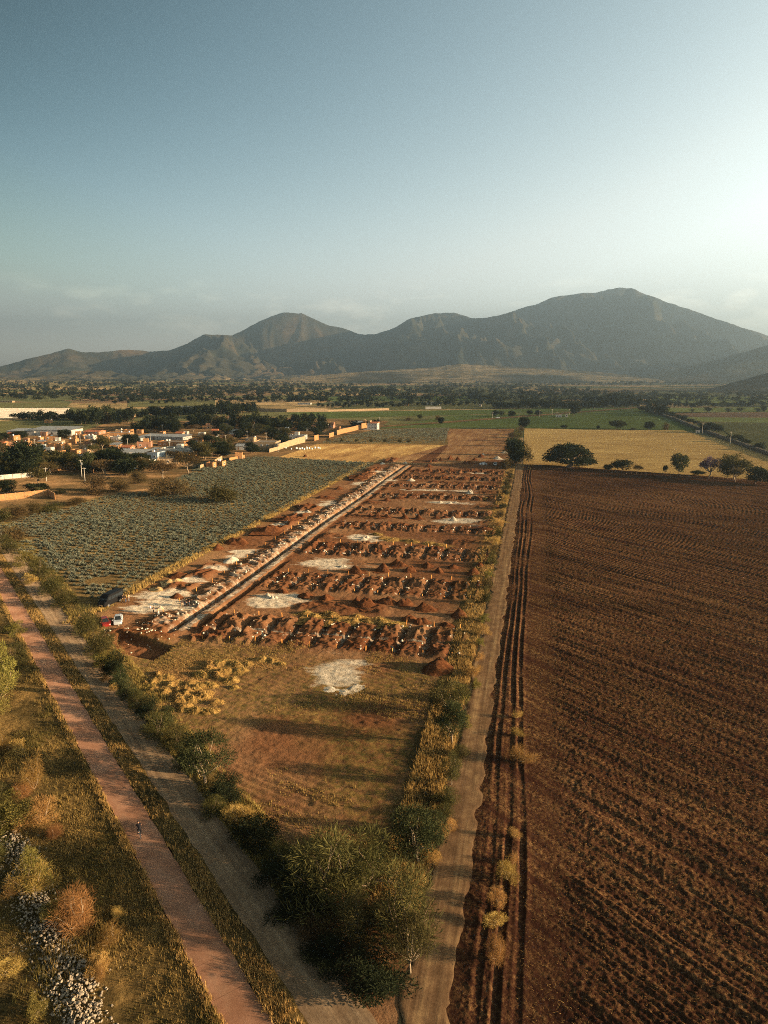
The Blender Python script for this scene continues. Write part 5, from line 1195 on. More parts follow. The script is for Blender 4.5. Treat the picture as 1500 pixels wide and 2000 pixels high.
def vehicle(name, X, Y, az, kind, mat, label, cat):
    "front points along azimuth az"
    z = .06; s_, t_ = xy2st(X, Y)
    if HS0 < s_ < HS1 and HT0 < t_ < HT1: z = site_z(X, Y) + .02
    r = empty(name, (X, Y, z), math.pi / 2 - az)
    if kind == 'sedan':
        L = 4.4; secs = [(-2.2, .70, .35, .78), (-2.12, .82, .24, .92), (-1.5, .86, .20, .96), (0, .87, .20, .94), (1.0, .87, .20, .93), (1.75, .84, .20, .84), (2.1, .78, .24, .74), (2.2, .66, .35, .62)]
        cab = [(-1.85, .70, .93, .96), (-1.15, .62, .93, 1.38), (-.3, .62, .93, 1.44), (.25, .62, .93, 1.42), (1.15, .70, .92, .95)]; wb = 1.32; roof = (-1.1, .2, .60, 1.40)
    elif kind == 'pickup':
        L = 5.2; secs = [(-2.6, .82, .45, .98), (-2.55, .88, .38, 1.02), (-.7, .9, .34, 1.03), (.5, .9, .34, 1.05), (1.4, .89, .34, 1.05), (2.35, .86, .36, .98), (2.6, .76, .45, .85)]
        cab = [(-.95, .74, 1.02, 1.05), (-.75, .70, 1.02, 1.70), (.35, .70, 1.02, 1.74), (1.15, .78, 1.02, 1.07)]; wb = 1.6; roof = (-.72, .36, .67, 1.70)
    else:  # van
        L = 6.6; secs = [(-3.3, .94, .45, 2.45), (-3.25, .98, .36, 2.62), (-1, 1.0, .34, 2.68), (1.2, 1.0, .34, 2.66), (1.75, .99, .34, 2.50), (2.45, .97, .34, 1.62), (2.55, .97, .34, 1.40), (3.15, .92, .36, 1.12), (3.3, .80, .45, .95)]
        cab = None; wb = 1.95; roof = None
    b = MB(); b.loft([section(*q) for q in secs]); body = b.build('body', mat, r, smooth=False)
    hw = secs[len(secs) // 2][1]
    if cab:
        c = MB(); c.loft([[(x, -w, z0), (x, -w * .98 + .02, (z0 + z1) / 2), (x, -w * .82, z1), (x, w * .82, z1), (x, w * .98 - .02, (z0 + z1) / 2), (x, w, z0)] for x, w, z0, z1 in cab]); c.build('cabin_glass', M['glass_dark'], r)
        x0, x1, w, zt = roof
        c = MB().box(x0, x1, -w * .9, w * .9, zt - .02, zt + .055, .03)
        for s in (-1, 1):
            for xa, xb, za in ((x0, cab[0][0] + .08, cab[0][3]), (x1, cab[-1][0] - .06, cab[-1][3]), ((x0 + x1) / 2, (x0 + x1) / 2, .95 if kind == 'sedan' else 1.05)):
                c.tube([(xa, s * w * .88, zt), (xb, s * (cab[0][1] - .0), za)], .045, 6)
        c.build('roof', mat, r)
        if kind == 'pickup': MB().box(-2.45, -1.05, -.74, .74, 1.034, 1.04).build('bed_liner', M['wire'], r)
    else:
        MB().add([(1.79, -.86, 2.36), (1.79, .86, 2.36), (2.47, .88, 1.66), (2.47, -.88, 1.66)], [(0, 3, 2, 1)]).build('windscreen', M['glass_dark'], r)
        for s in (-1, 1):
            for x0, x1 in ((1.0, 1.95), (-.3, .85), (-1.6, -.4), (-2.9, -1.7)):
                MB().box(x0, x1, s * 1.0 - .012, s * 1.0 + .012, 1.5, 2.2).build('side_window', M['glass_dark'], r)
        d = MB().box(-3.36, -3.30, -2.0, -1.02, .5, 2.5).build('rear_door', mat, r); d['label'] = 'open rear door'
        MB().box(3.26, 3.31, -.5, .5, .62, .82).build('grille', M['rim'], r)
    for x in (-wb, wb):
        for s in (-1, 1): wheel(r, x, s * (hw - .10), .33 if kind == 'sedan' else .38)
    xf = secs[-2][0]; zf = secs[-2][3] - .10
    for s in (-1, 1):
        MB().box(xf - .02, xf + .075, s * (secs[-2][1] - .3) - .14, s * (secs[-2][1] - .3) + .14, zf - .16, zf).build('headlight', M['lamp'], r, .02)
        MB().box(secs[0][0] - .02, secs[0][0] + .06, s * (secs[0][1] - .12) - .1, s * (secs[0][1] - .12) + .1, .72, .9).build('taillight', M['lamp_red'], r)
        MB().box(secs[-4][0] + .1, secs[-4][0] + .26, s * (hw + .02), s * (hw + .17), secs[-4][3] - .02, secs[-4][3] + .12).build('mirror', mat, r)
    MB().box(secs[-1][0] - .04, secs[-1][0] + .05, -.62, .62, .30, .46).build('bumper', M['wire'] if kind != 'sedan' else mat, r, .02)
    return tag(r, label, cat)
p0, p1 = Vector(at(238, 1170)), Vector(at(194, 1191))
c = (p0 + p1) / 2; dv = p1 - p0
vehicle('van', c.x, c.y, math.atan2(dv.x, dv.y), 'van', PAINT['black'], 'long black passenger van with its rear door open beside the agave field', 'van')
vehicle('car', *at(231, 1216), R(163), 'sedan', PAINT['silver'], 'silver saloon car parked on the red earth beside the van', 'car')
vehicle('car', *at(205, 1220), R(150), 'sedan', PAINT['red'], 'red car half hidden behind the roadside hedge', 'car')
vehicle('pickup_truck', *at(967, 909), R(185), 'pickup', PAINT['white'], 'white pickup truck parked in tree shade at the far end of the site', 'pickup')
vehicle('car', *at(943, 908), R(250), 'sedan', PAINT['silver'], 'pale grey car parked left of the white pickup', 'car')
vehicle('car', *at(972, 817), R(100), 'sedan', PAINT['white'], 'white car driving on the farm lane between the green fields', 'car')
def bus():
    X, Y = at(252, 918); r = empty('minibus', (X, Y, .05), R(20))
    b = MB(); b.loft([section(*q) for q in [(-3.4, 1.0, .4, 2.55), (-3.3, 1.08, .35, 2.75), (3.2, 1.08, .35, 2.75), (3.4, 1.0, .4, 2.3)]]); b.build('body', PAINT['white'], r)
    for s in (-1, 1):
        for k in range(5): MB().box(-2.9 + k * 1.2, -1.9 + k * 1.2, s * 1.08 - .012, s * 1.08 + .012, 1.5, 2.25).build('side_window', M['glass_dark'], r)
    for x in (-2.1, 2.2):
        for s in (-1, 1): wheel(r, x, s * .98, .42, .26)
    MB().box(3.36, 3.405, -.85, .85, 1.3, 2.2).build('windscreen', M['glass_dark'], r)
    tag(r, 'white minibus parked under trees below the grey metal shed', 'minibus')
bus()

# ------------------------------------------------------------------ people
SKIN = m_plain('skin', (0.36, 0.19, 0.12), .6, dirt=.1); HAIR = m_plain('black_hair', (0.012, 0.009, 0.008), .6)
CLOTH = {k: m_plain(k + '_cloth', v, .95, dirt=.2, spec=.05) for k, v in dict(black=(.012, .012, .015), white=(.68, .65, .60), blue=(.05, .08, .16), grey=(.18, .18, .18), tan=(.36, .26, .16), red=(.4, .06, .04), jeans=(.06, .08, .13)).items()}
def skin(name, chains, mat, parent, sub=1):
    "one continuous skinned surface; chains: lists of (point, radius), a first point may repeat a point already placed"
    V = []; E = []; Rr = []; idx = {}
    def vid(p, r):
        k = tuple(round(c, 3) for c in p)
        if k not in idx: idx[k] = len(V); V.append(p); Rr.append(r)
        return idx[k]
    for ch in chains:
        ids = [vid(p, r) for p, r in ch]
        E += [(a, b) for a, b in zip(ids[:-1], ids[1:]) if a != b]
    me = bpy.data.meshes.new(name); me.from_pydata(V, E, []); o = bpy.data.objects.new(name, me); COL.objects.link(o)
    o.modifiers.new('s', 'SKIN'); sv = me.skin_vertices[0].data
    for i, r in enumerate(Rr): sv[i].radius = (r, r) if not hasattr(r, '__len__') else r
    sv[0].use_root = True
    m2 = o.modifiers.new('d', 'SUBSURF'); m2.levels = sub; m2.render_levels = sub
    dg = bpy.context.evaluated_depsgraph_get(); dg.update()
    nm = bpy.data.meshes.new_from_object(o.evaluated_get(dg)); bpy.data.objects.remove(o); bpy.data.meshes.remove(me)
    nm.materials.clear(); nm.materials.append(mat); nm.polygons.foreach_set('use_smooth', [True] * len(nm.polygons))
    return link(name, nm, parent)
def lerp(a, b, f): return tuple(a[i] + (b[i] - a[i]) * f for i in range(3))
def person(X, Y, z, az, J, shirt, trousers, label, group=None, sleeves=True):
    "J: joints in local space, +x the way the person faces"
    r = empty('person', (X, Y, z), math.pi / 2 - az)
    pel, ch_, nk, hd = J['pelvis'], J['chest'], J['neck'], J['head']
    body = [[(pel, .10), (lerp(pel, ch_, .5), .09), (ch_, .10), (nk, .05), (lerp(nk, hd, .35), .055), (hd, .098), (J['crown'], .075)]]
    sh = [[(pel, .15), (lerp(pel, ch_, .5), .15), (ch_, .17), (lerp(ch_, nk, .8), .07)]]; tr = [[(pel, .15), (lerp(pel, ch_, .15), .14)]]
    for s in ('l', 'r'):
        S, El, Wr, Hp, Kn, An, To = (J[s + k] for k in ('sh', 'el', 'wr', 'hip', 'kn', 'an', 'to'))
        f = Vector(Wr) - Vector(El); f.normalize(); hnd = tuple(Vector(Wr) + f * .07)
        side = f.cross(Vector((0, 0, 1)) if abs(f.z) < .9 else Vector((1, 0, 0))).normalized()
        body.append([(ch_, .10), (S, .05), (El, .042), (Wr, .028), (hnd, .036)])
        for k, ln in enumerate((.075, .085, .08, .065)):
            o_ = side * ((k - 1.5) * .018)
            body.append([(hnd, .036), (tuple(Vector(hnd) + f * .045 + o_), .010), (tuple(Vector(hnd) + f * (.045 + ln * .5) + o_), .009), (tuple(Vector(hnd) + f * (.04 + ln) + o_ + Vector((.012, 0, -.012))), .008)])
        body.append([(lerp(Wr, hnd, .4), .032), (tuple(Vector(hnd) + side * .045), .011), (tuple(Vector(hnd) + side * .05 + f * .045), .009)])
        body.append([(pel, .10), (Hp, .075), (Kn, .056), (An, .038), (To, .034)])
        sh.append([(ch_, .17), (S, .085), (El if sleeves else lerp(S, El, .6), .055)])
        tr.append([(pel, .15), (Hp, .10), (Kn, .068), (lerp(Kn, An, .9), .052)])
    skin('body', body, SKIN, r); skin('shirt', sh, shirt, r); skin('trousers', tr, trousers, r)
    fb = MB(); Hd = Vector(hd); fx = Vector(J.get('face', (1, 0, 0)))
    hm = MB(); n = 12
    rings = []
    for i in range(6):
        a = -.25 + (math.pi / 2 + .25) * i / 5; rings.append([(hd[0] - .018 + .112 * math.cos(a) * math.cos(2 * math.pi * k / n), hd[1] + .104 * math.cos(a) * math.sin(2 * math.pi * k / n), hd[2] + .03 + .115 * math.sin(a)) for k in range(n)])
    hm.loft(rings); hm.build('hair', HAIR, r, smooth=True)
    for s in ('l', 'r'):
        a, t = Vector(J[s + 'an']), Vector(J[s + 'to'])
        MB().tube([a + Vector((-.05, 0, -.03)), a.lerp(t, .5) + Vector((0, 0, -.01)), t + Vector((.05, 0, 0))], [.045, .05, .038], 8).build('shoe', CLOTH['black'], r)
    face = MB()
    for s in (-1, 1): face.box(hd[0] + .088, hd[0] + .1, hd[1] + s * .035 - .012, hd[1] + s * .035 + .012, hd[2] - .002, hd[2] + .012)
    face.box(hd[0] + .085, hd[0] + .098, hd[1] - .025, hd[1] + .025, hd[2] - .062, hd[2] - .054)
    face.build('eyes_and_mouth', HAIR, r)
    MB().tube([(hd[0] + .085, hd[1], hd[2] + .005), (hd[0] + .115, hd[1], hd[2] - .03), (hd[0] + .09, hd[1], hd[2] - .04)], [.008, .016, .01], 6).build('nose', SKIN, r)
    return tag(r, label, 'person', group)
def stand(seed):
    g = random.Random(seed); h = g.uniform(.96, 1.04); a = g.uniform(-.1, .1); st_ = g.uniform(.0, .14)
    J = dict(pelvis=(0, 0, .95), chest=(.01, 0, 1.32), neck=(.02, 0, 1.50), head=(.04, 0, 1.64), crown=(.03, 0, 1.70))
    for s, y in (('l', 1), ('r', -1)):
        k = st_ * y; bend = g.random() < .35
        J[s + 'sh'] = (0, y * .19, 1.43); J[s + 'el'] = (-.03 + a * y, y * .26, 1.15); J[s + 'wr'] = (.22, y * .20, 1.12) if bend else (.04 + a * y, y * .27, .90)
        J[s + 'hip'] = (0, y * .10, .90); J[s + 'kn'] = (.03 + k * .6, y * .12, .49); J[s + 'an'] = (k - .01, y * .12, .07); J[s + 'to'] = (k + .14, y * .14, .04)
    return {k: (tuple(c * h for c in v) if k != 'face' else v) for k, v in J.items()}
PEOPLE = [((240, 1178), 60, 'black', 'black', 'person in black standing closest to the open van door', 'people beside the van'), ((246, 1177), 250, 'black', 'jeans', 'person in dark top between two others at the van', 'people beside the van'), ((252, 1176), 270, 'tan', 'grey', 'person in tan top standing farthest from the van door', 'people beside the van'),
          ((294, 1197), 95, 'white', 'grey', 'person in white shirt standing alone by the small white sand heap', 'people by the white heap'), ((300, 1199), 80, 'black', 'black', 'person all in dark clothes facing the white sand heap', 'people by the white heap'),
          ((356, 1187), 110, 'black', 'tan', 'person in dark top and pale trousers at the group left end', 'people standing by the trench'), ((361, 1184), 200, 'tan', 'jeans', 'person in tan top at the back of the trench group', 'people standing by the trench'), ((365, 1186), 260, 'black', 'black', 'person in black in the middle of the trench group', 'people standing by the trench'), ((370, 1185), 240, 'black', 'jeans', 'person in dark top and jeans at the group right end', 'people standing by the trench'), ((310, 1205), 300, 'tan', 'white', 'person in tan bending over the earth below the heap', 'people by the white heap')]
for i, ((x, y), az, s, t, lab, g) in enumerate(PEOPLE):
    X, Y = at(x, y); person(X, Y, site_z(X, Y) + .03, R(az), stand(i), CLOTH[s], CLOTH[t], lab, g)
# cyclist riding away up the red path
def cyclist():
    X, Y = at(273, 1636); z = .16; az = R(-30)
    r = empty('bicycle', (X, Y, z), math.pi / 2 - az)
    fm = CLOTH['black']
    def bwheel(x):
        q = empty('wheel', (0, 0, 0)); q.parent = r; n = 28; R0 = .34
        ring = lambda rr, y: [(x + rr * math.cos(2 * math.pi * i / n), y, R0 + rr * math.sin(2 * math.pi * i / n)) for i in range(n)]
        MB().loft([ring(.315, -.02), ring(.335, -.025), ring(.34, 0), ring(.335, .025), ring(.315, .02)], cap=False).build('tyre', M['tyre'], q)
        MB().loft([ring(.30, -.012), ring(.316, -.014), ring(.316, .014), ring(.30, .012)], cap=False).build('rim', M['rim'], q)
        sp = MB(); [sp.tube([(x, 0, R0), (x + .305 * math.cos(a), 0, R0 + .305 * math.sin(a))], .003, 3) for a in np.linspace(0, 6.28, 17)[:-1]]
        sp.tube([(x, -.05, R0), (x, .05, R0)], .022, 8); sp.build('spokes', M['rim'], q)
    bwheel(-.52); bwheel(.52)
    f = MB(); bb, st_, hd0, hd1 = (-.08, 0, .30), (-.24, 0, .84), (.36, 0, .84), (.42, 0, .68)
    for a, b_ in ((bb, st_), (bb, hd1), (lerp(bb, st_, .92), hd0), (hd0, hd1)): f.tube([a, b_], .018, 8)
    for s in (-1, 1): f.tube([bb, (-.52, s * .06, .34)], .01, 6); f.tube([lerp(bb, st_, .9), (-.52, s * .06, .34)], .009, 6); f.tube([hd1, (.52, s * .055, .34)], .014, 6)
    f.build('frame', CLOTH['grey'], r)
    MB().tube([(.33, -.30, 1.02), (.36, -.12, 1.0), (.36, .12, 1.0), (.33, .30, 1.02)], .015, 8).tube([hd0, (.36, 0, 1.0)], .016, 8).build('handlebar', fm, r)
    MB().tube([(-.40, 0, .93), (-.28, 0, .945), (-.14, 0, .93)], [.07, .055, .02], 8).tube([st_, (-.27, 0, .92)], .014, 6).build('saddle', fm, r)
    for s in (-1, 1):
        cr = (bb[0] + s * .15, s * .09, .30 + s * .07); MB().tube([bb, (bb[0], s * .09, .30), cr], .012, 6).box(cr[0] - .05, cr[0] + .05, cr[1] + s * .005 - .04, cr[1] + s * .005 + .04, cr[2] - .012, cr[2] + .012).build('pedal', M['rim'], r)
    tag(r, 'dark bicycle ridden along the red path', 'bicycle')
    J = dict(pelvis=(-.24, 0, 1.02), chest=(.06, 0, 1.36), neck=(.19, 0, 1.50), head=(.29, 0, 1.62), crown=(.31, 0, 1.69))
    for s, y in (('l', 1), ('r', -1)):
        J[s + 'sh'] = (.12, y * .19, 1.42); J[s + 'el'] = (.20, y * .27, 1.18); J[s + 'wr'] = (.30, y * .27, 1.05)
        ped = (bb[0] + y * .15, y * .115, .30 + y * .07)
        J[s + 'hip'] = (-.22, y * .10, .97); J[s + 'kn'] = (.16 + y * .02, y * .12, .78 + y * .05); J[s + 'an'] = (ped[0] - .07, y * .12, ped[2] + .10); J[s + 'to'] = (ped[0] + .07, y * .12, ped[2] + .045)
    person(X, Y, z, az, J, CLOTH['black'], CLOTH['black'], 'person in black riding the bicycle away up the red path', sleeves=False)
cyclist()

# ------------------------------------------------------------------ earth piles, sand heaps, straw heaps
def m_pile(name, a, b, c):
    n = NT(name); P = n.pos(); f = n.noise(P, 1.3, 6, .7); fi = n.noise(P, 6, 4, .7)
    col = n.mix(1.0, n.ramp(f, [(.35, a), (.52, b), (.68, c)]), n.ramp(fi, [(.3, .75), (.7, 1.2)]), 'MULTIPLY')
    return n.diffuse(col, n.bump(n.math('ADD', f, n.math('MULTIPLY', fi, .4)), .8, .3))
M['pile_red'] = m_pile('red_earth', (.07, .026, .012), (.118, .046, .020), (.19, .082, .036))
M['pile_white'] = m_pile('white_sand', (.36, .31, .23), (.48, .42, .33), (.58, .52, .42))
M['pile_tan'] = m_pile('tan_earth', (.30, .19, .09), (.42, .28, .13), (.50, .36, .19))
M['straw_base'] = m_pile('straw_litter', (.14, .08, .028), (.26, .16, .05), (.42, .28, .10))
def proto_pile(seed, mat, rough=.32, peaks=2, straw=False):
    rng = np.random.default_rng(seed); n = 44; g = np.linspace(-.62, .62, n); x, y = np.meshgrid(g, g, indexing='ij')
    h = np.zeros_like(x)
    for i in range(peaks):
        cx, cy_ = rng.uniform(-.2, .2, 2); r0 = rng.uniform(.28, .42); hh = rng.uniform(.65, 1.0) if i else 1.0
        a = rng.random() * 3.14; dx, dy = (x - cx) * math.cos(a) + (y - cy_) * math.sin(a), -(x - cx) * math.sin(a) + (y - cy_) * math.cos(a)
        h = np.maximum(h, hh * sstep(0, 1.12, np.clip(1 - np.hypot(dx / (r0 * 1.3), dy / (r0 * 1.05)), 0, 1)) * (.85 + .3 * fbm(x * 6 + seed, y * 6, seed + 4, 3)))
    h = h + rough * (fbm(x * 5 + seed, y * 5, seed, 5, .6) - .5) * np.clip(h * 3 + .15, 0, 1)
    h = h * sstep(.62, .5, np.hypot(x, y)) - .06 * sstep(.45, .62, np.hypot(x, y))
    V = np.stack([x, y, h], -1).reshape(-1, 3)
    if not straw: return mesh_np('pile', V, grid_faces(n, n), mat, smooth=True)
    k = 1500; idx = rng.integers(0, len(V), k); b = V[idx]; b = b[(np.hypot(b[:, 0], b[:, 1]) < .5)]
    LV, LF, tint = leaf_cloud(rng, b, np.full(len(b), .02), np.ones(len(b), int), .16, .022, .25, .6)
    return mesh_np('heap', np.concatenate([V, LV]), [np.concatenate([grid_faces(n, n), LF + len(V)])], [mat, M['straw']], dict(tint=np.concatenate([np.zeros(len(V)), tint])), midx=np.concatenate([np.zeros((n - 1) ** 2, int), np.ones(len(LF), int)]))
PILE = {'red': [proto_pile(600 + i, M['pile_red'], .35, 1 + i % 3) for i in range(6)], 'white': [proto_pile(620 + i, M['pile_white'], .22, 1 + i % 3) for i in range(4)],
        'tan': [proto_pile(640 + i, M['pile_tan'], .3, 2) for i in range(3)], 'straw': [proto_pile(660 + i, M['straw_base'], .75, 3, True) for i in range(5)]}
NAMEP = dict(red=('dirt_pile', 'red brown earth pile', 'earth pile'), white=('sand_heap', 'white sand heap', 'sand heap'), tan=('sand_heap', 'tan sandy heap', 'sand heap'), straw=('straw_heap', 'golden heap of cleared straw', 'straw heap'))
def pile(kind, x, y, w, h, group, extra=''):
    X, Y = at(x, y); k = mpp(X, Y); W = w * k; H = max(.2, min(h * k * .95 - .12 * W, .48 * W)); g = rnd.choice(PILE[kind])
    if kind == 'straw': W *= 1.3; H *= .85
    o = link(NAMEP[kind][0], g, None, (X, Y, max(0.02, site_z(X, Y) - .1)), rnd.random() * 6.28, (W * 1.1, W * rnd.uniform(.8, 1.1), H))
    tag(o, None, NAMEP[kind][2], group); LABEL.append((o, NAMEP[kind][1] + extra, X, Y))
for x, y, w, h in [(701, 1117, 38, 22), (741, 1115, 36, 23), (784, 1104, 42, 18), (803, 1117, 30, 15), (840, 1106, 36, 13), (863, 1118, 28, 16), (890, 1110, 30, 11), (918, 1120, 34, 20), (939, 1107, 26, 14), (720, 1185, 40, 22), (695, 1178, 34, 16), (762, 1180, 50, 22), (790, 1184, 40, 20), (835, 1190, 44, 22), (894, 1202, 54, 25),
                   (631, 1172, 42, 19), (598, 1168, 40, 16), (556, 1157, 34, 14), (825, 1214, 36, 16), (800, 1209, 36, 16), (868, 1222, 40, 13), (868, 1312, 80, 36), (740, 1012, 24, 13), (759, 1012, 22, 12), (788, 1012, 26, 13), (817, 1014, 28, 13), (722, 1010, 20, 10), (850, 1012, 24, 9), (870, 1012, 22, 8),
                   (458, 1062, 50, 20), (430, 1072, 40, 16), (523, 1040, 54, 19), (560, 1018, 36, 12), (600, 992, 36, 11), (635, 972, 36, 11), (665, 955, 30, 10), (700, 935, 34, 10), (735, 915, 30, 8), (361, 1124, 56, 16), (340, 1170, 34, 16), (945, 1035, 30, 8), (950, 1085, 18, 10),
                   (860, 900, 14, 9), (877, 897, 18, 13), (893, 899, 16, 10), (850, 902, 14, 8), (838, 903, 12, 7), (915, 905, 24, 10), (935, 893, 22, 11), (925, 899, 22, 8), (840, 913, 22, 10), (862, 921, 16, 8), (838, 922, 14, 8), (880, 921, 16, 7), (852, 935, 18, 8), (880, 935, 18, 8), (905, 937, 18, 8), (780, 975, 30, 9), (755, 978, 24, 9), (800, 957, 16, 5), (870, 936, 16, 8), (930, 933, 18, 7)]:
    pile('red', x, y, w, h, 'red earth piles on the site')
for x, y, w, h in [(444, 1098, 48, 15), (310, 1190, 16, 18), (522, 1165, 24, 14), (536, 1170, 20, 10), (668, 1108, 18, 7), (705, 1055, 22, 9), (716, 1052, 16, 9), (888, 1018, 20, 13), (915, 963, 18, 10), (850, 958, 12, 5), (858, 983, 14, 7), (876, 984, 14, 6), (893, 983, 14, 5), (807, 939, 20, 8), (975, 897, 22, 9), (985, 885, 20, 7), (942, 889, 14, 6), (650, 1346, 34, 4), (690, 1345, 32, 5), (668, 1352, 30, 4), (700, 1338, 18, 3), (745, 907, 16, 6), (790, 905, 12, 5), (560, 1021, 16, 7), (600, 1002, 16, 7)]:
    pile('white', x, y, w, h, 'white sand heaps on the site')
for x, y, w, h in [(340, 1140, 36, 12), (315, 1152, 30, 9), (325, 1138, 30, 9)]:
    pile('tan', x, y, w, h, 'tan heaps at the gate end')
for x, y, w, h in [(300, 1335, 30, 16), (318, 1330, 34, 18), (338, 1340, 36, 18), (325, 1352, 34, 18), (352, 1352, 34, 18), (345, 1368, 36, 20), (370, 1340, 34, 18), (365, 1358, 34, 18), (388, 1345, 30, 18), (380, 1370, 34, 20), (400, 1362, 34, 20), (420, 1375, 26, 16), (362, 1382, 30, 18), (388, 1392, 34, 18), (410, 1392, 28, 16), (428, 1390, 20, 14), (395, 1320, 30, 18), (412, 1310, 34, 18), (425, 1325, 32, 18), (440, 1312, 32, 16), (405, 1298, 30, 14), (430, 1296, 34, 14), (455, 1300, 34, 14), (480, 1296, 32, 13),
                   (505, 1292, 32, 13), (530, 1292, 28, 12), (448, 1332, 26, 16), (470, 1314, 26, 13), (415, 1340, 28, 16), (300, 1352, 24, 14), (286, 1338, 22, 12), (310, 1318, 22, 12), (545, 1298, 22, 10), (460, 1345, 18, 10), (592, 1200, 26, 12), (612, 1206, 30, 14), (640, 1203, 34, 15), (665, 1212, 34, 15), (690, 1214, 34, 15), (700, 1204, 32, 14), (725, 1216, 32, 14), (750, 1216, 36, 15), (770, 1222, 28, 12), (640, 1215, 30, 10), (600, 1215, 30, 10),
                   (745, 1052, 26, 8), (770, 1055, 30, 9), (800, 1058, 30, 9), (835, 1062, 30, 8), (865, 1066, 30, 8), (740, 1045, 22, 8), (958, 1015, 26, 12), (970, 1020, 22, 10), (955, 1000, 20, 8), (950, 975, 20, 7)]:
    pile('straw', x, y, w, h, 'straw heaps on the site')

# ------------------------------------------------------------------ stakes, white bundles, litter
def stake(s, t, z=None):
    X, Y = st2xy(s, t); r = link('wooden_stake', STK, None, (X, Y, site_z(X, Y) - .05), rnd.random() * 3, (1, 1, rnd.uniform(.85, 1.15)))
    r.rotation_euler[0] = rnd.uniform(-.06, .06); r.rotation_euler[1] = rnd.uniform(-.06, .06)
    tag(r, None, 'stake', 'orange stakes marking the trenches'); LABEL.append((r, 'upright orange wooden stake by a trench', X, Y))
STK = MB().box(-.07, .07, -.04, .04, -.2, 1.0).add([(-.07, -.04, 1.0), (.07, -.04, 1.0), (.07, .04, 1.0), (-.07, .04, 1.0), (0, 0, 1.1)], [(0, 1, 4), (1, 2, 4), (2, 3, 4), (3, 0, 4)]).mesh('wooden_stake', M['stake'])
for k, (up, dn) in enumerate([(8.2, -6.4), (7.8, -6.2), (7.5, -6.0)]):
    for t in XT:
        r0 = ROWS[k] + (t + 36) * .02
        stake(r0 + up, t + rnd.uniform(-.3, .3)); stake(r0 + dn, t + rnd.uniform(-.3, .3))
for i in range(16): stake(131 + i * 7.5, -75.2 + rnd.uniform(-.5, .5))
bun = MB().loft([[(.42 * rr * math.cos(2 * math.pi * i / 9), .3 * rr * math.sin(2 * math.pi * i / 9), z) for i in range(9)] for rr, z in ((.8, 0), (1, .15), (1.0, .4), (.75, .62), (.3, .7))]).mesh('sack', M['white_paint'], smooth=True)
for i, (x, y) in enumerate([(558, 876), (569, 878), (585, 878), (590, 877), (594, 879), (599, 878), (599, 876), (604, 877), (609, 878), (615, 876), (624, 877), (621, 876), (579, 877)]):
    X, Y = at(x, y); o = link('sack', bun, None, (X, Y, .05), rnd.random() * 6, rnd.uniform(1.2, 1.9)); tag(o, 'small white bundle lying on the golden stubble below the pale wall', 'sack', 'white bundles on the stubble')
for i, x in enumerate([568, 640, 668, 696, 725, 752, 781, 799]):
    X, Y = at(x, 862.5 + .012 * (x - 640)); plant_xy('far_olive' if False else 'mid_bush', X, Y, 4.0, 3.4, 'shrub', 'round golden bush in the row between stubble and agave', 'shrub', 'row of round bushes', nv=2)
X, Y = at(594, 892.0); o = link('dark_bush_heap', PILE['red'][1], None, (X, Y, .03), 0, (4, 3, 1.6)); tag(o, 'dark heap on the stubble close to the agave corner', 'heap')
o = link('plastic_bag', bun, None, (*at(717, 1922), .15), .4, (.7, .9, .6)); tag(o, 'white plastic bag lying by the corner thicket', 'bag')
# fence posts at the golden field edge
FP = MB().tube([(0, 0, -.2), (0, 0, 1.5)], [.07, .05], 6).mesh('fence_post', M['bark'])
for i in range(34):
    x = 1196 + i * 9.4; y = 924.5 + (x - 1196) * .062; X, Y = at(x, y)
    tag(link('fence_post', FP, None, (X, Y, 0), 0, (1, 1, rnd.uniform(.85, 1.1))), 'thin fence post in the line below the golden field', 'fence post', 'fence posts below the golden field')

# ------------------------------------------------------------------ stones
def proto_stone(seed, mat):
    bm = bmesh.new(); bmesh.ops.create_icosphere(bm, subdivisions=2, radius=.5); rng = np.random.default_rng(seed)
    ax = rng.uniform(.6, 1.1, 3); pl = [(Vector(rng.normal(size=3)).normalized(), rng.uniform(.28, .42)) for _ in range(7)]
    for v in bm.verts:
        for nrm, d in pl:
            e = v.co.dot(nrm) - d
            if e > 0: v.co -= nrm * e
        v.co = Vector((v.co.x * ax[0], v.co.y * ax[1], v.co.z * ax[2] * .8)) * (1 + rng.normal() * .02)
    me = bpy.data.meshes.new('stone'); bm.to_mesh(me); bm.free(); me.materials.append(mat); return me
ST_G = [proto_stone(700 + i, M['stone']) for i in range(5)]; ST_W = [proto_stone(710 + i, M['stone_white']) for i in range(5)]
def scatter_stones(P, S, protos, name, label, group, stuffname, stufflabel, rank):
    rng = np.random.default_rng(9); order = np.argsort(-rank); P = P[order]; S = S[order]
    for i in range(min(300, len(P))):
        o = link(name, protos[i % 5], None, tuple(P[i]), rng.random() * 6.28, tuple(S[i] * rng.uniform(.8, 1.2, 3)))
        tag(o, label, 'stone', group)
    if len(P) > 300:
        q = P[300:]; s = S[300:, None] * rng.uniform(.8, 1.2, (len(q), 3))
        tag(link(stuffname, merge_instances(stuffname, protos, q, rng.random(len(q)) * 6.28, s, [protos[0].materials[0]])), stufflabel, 'stones', kind='stuff')
rng = np.random.default_rng(11)
line = [(15, 1640, 34), (45, 1680, 44), (60, 1740, 50), (85, 1800, 50), (110, 1850, 50), (130, 1900, 55), (150, 1950, 45), (160, 2010, 45)]
P = []; S = []
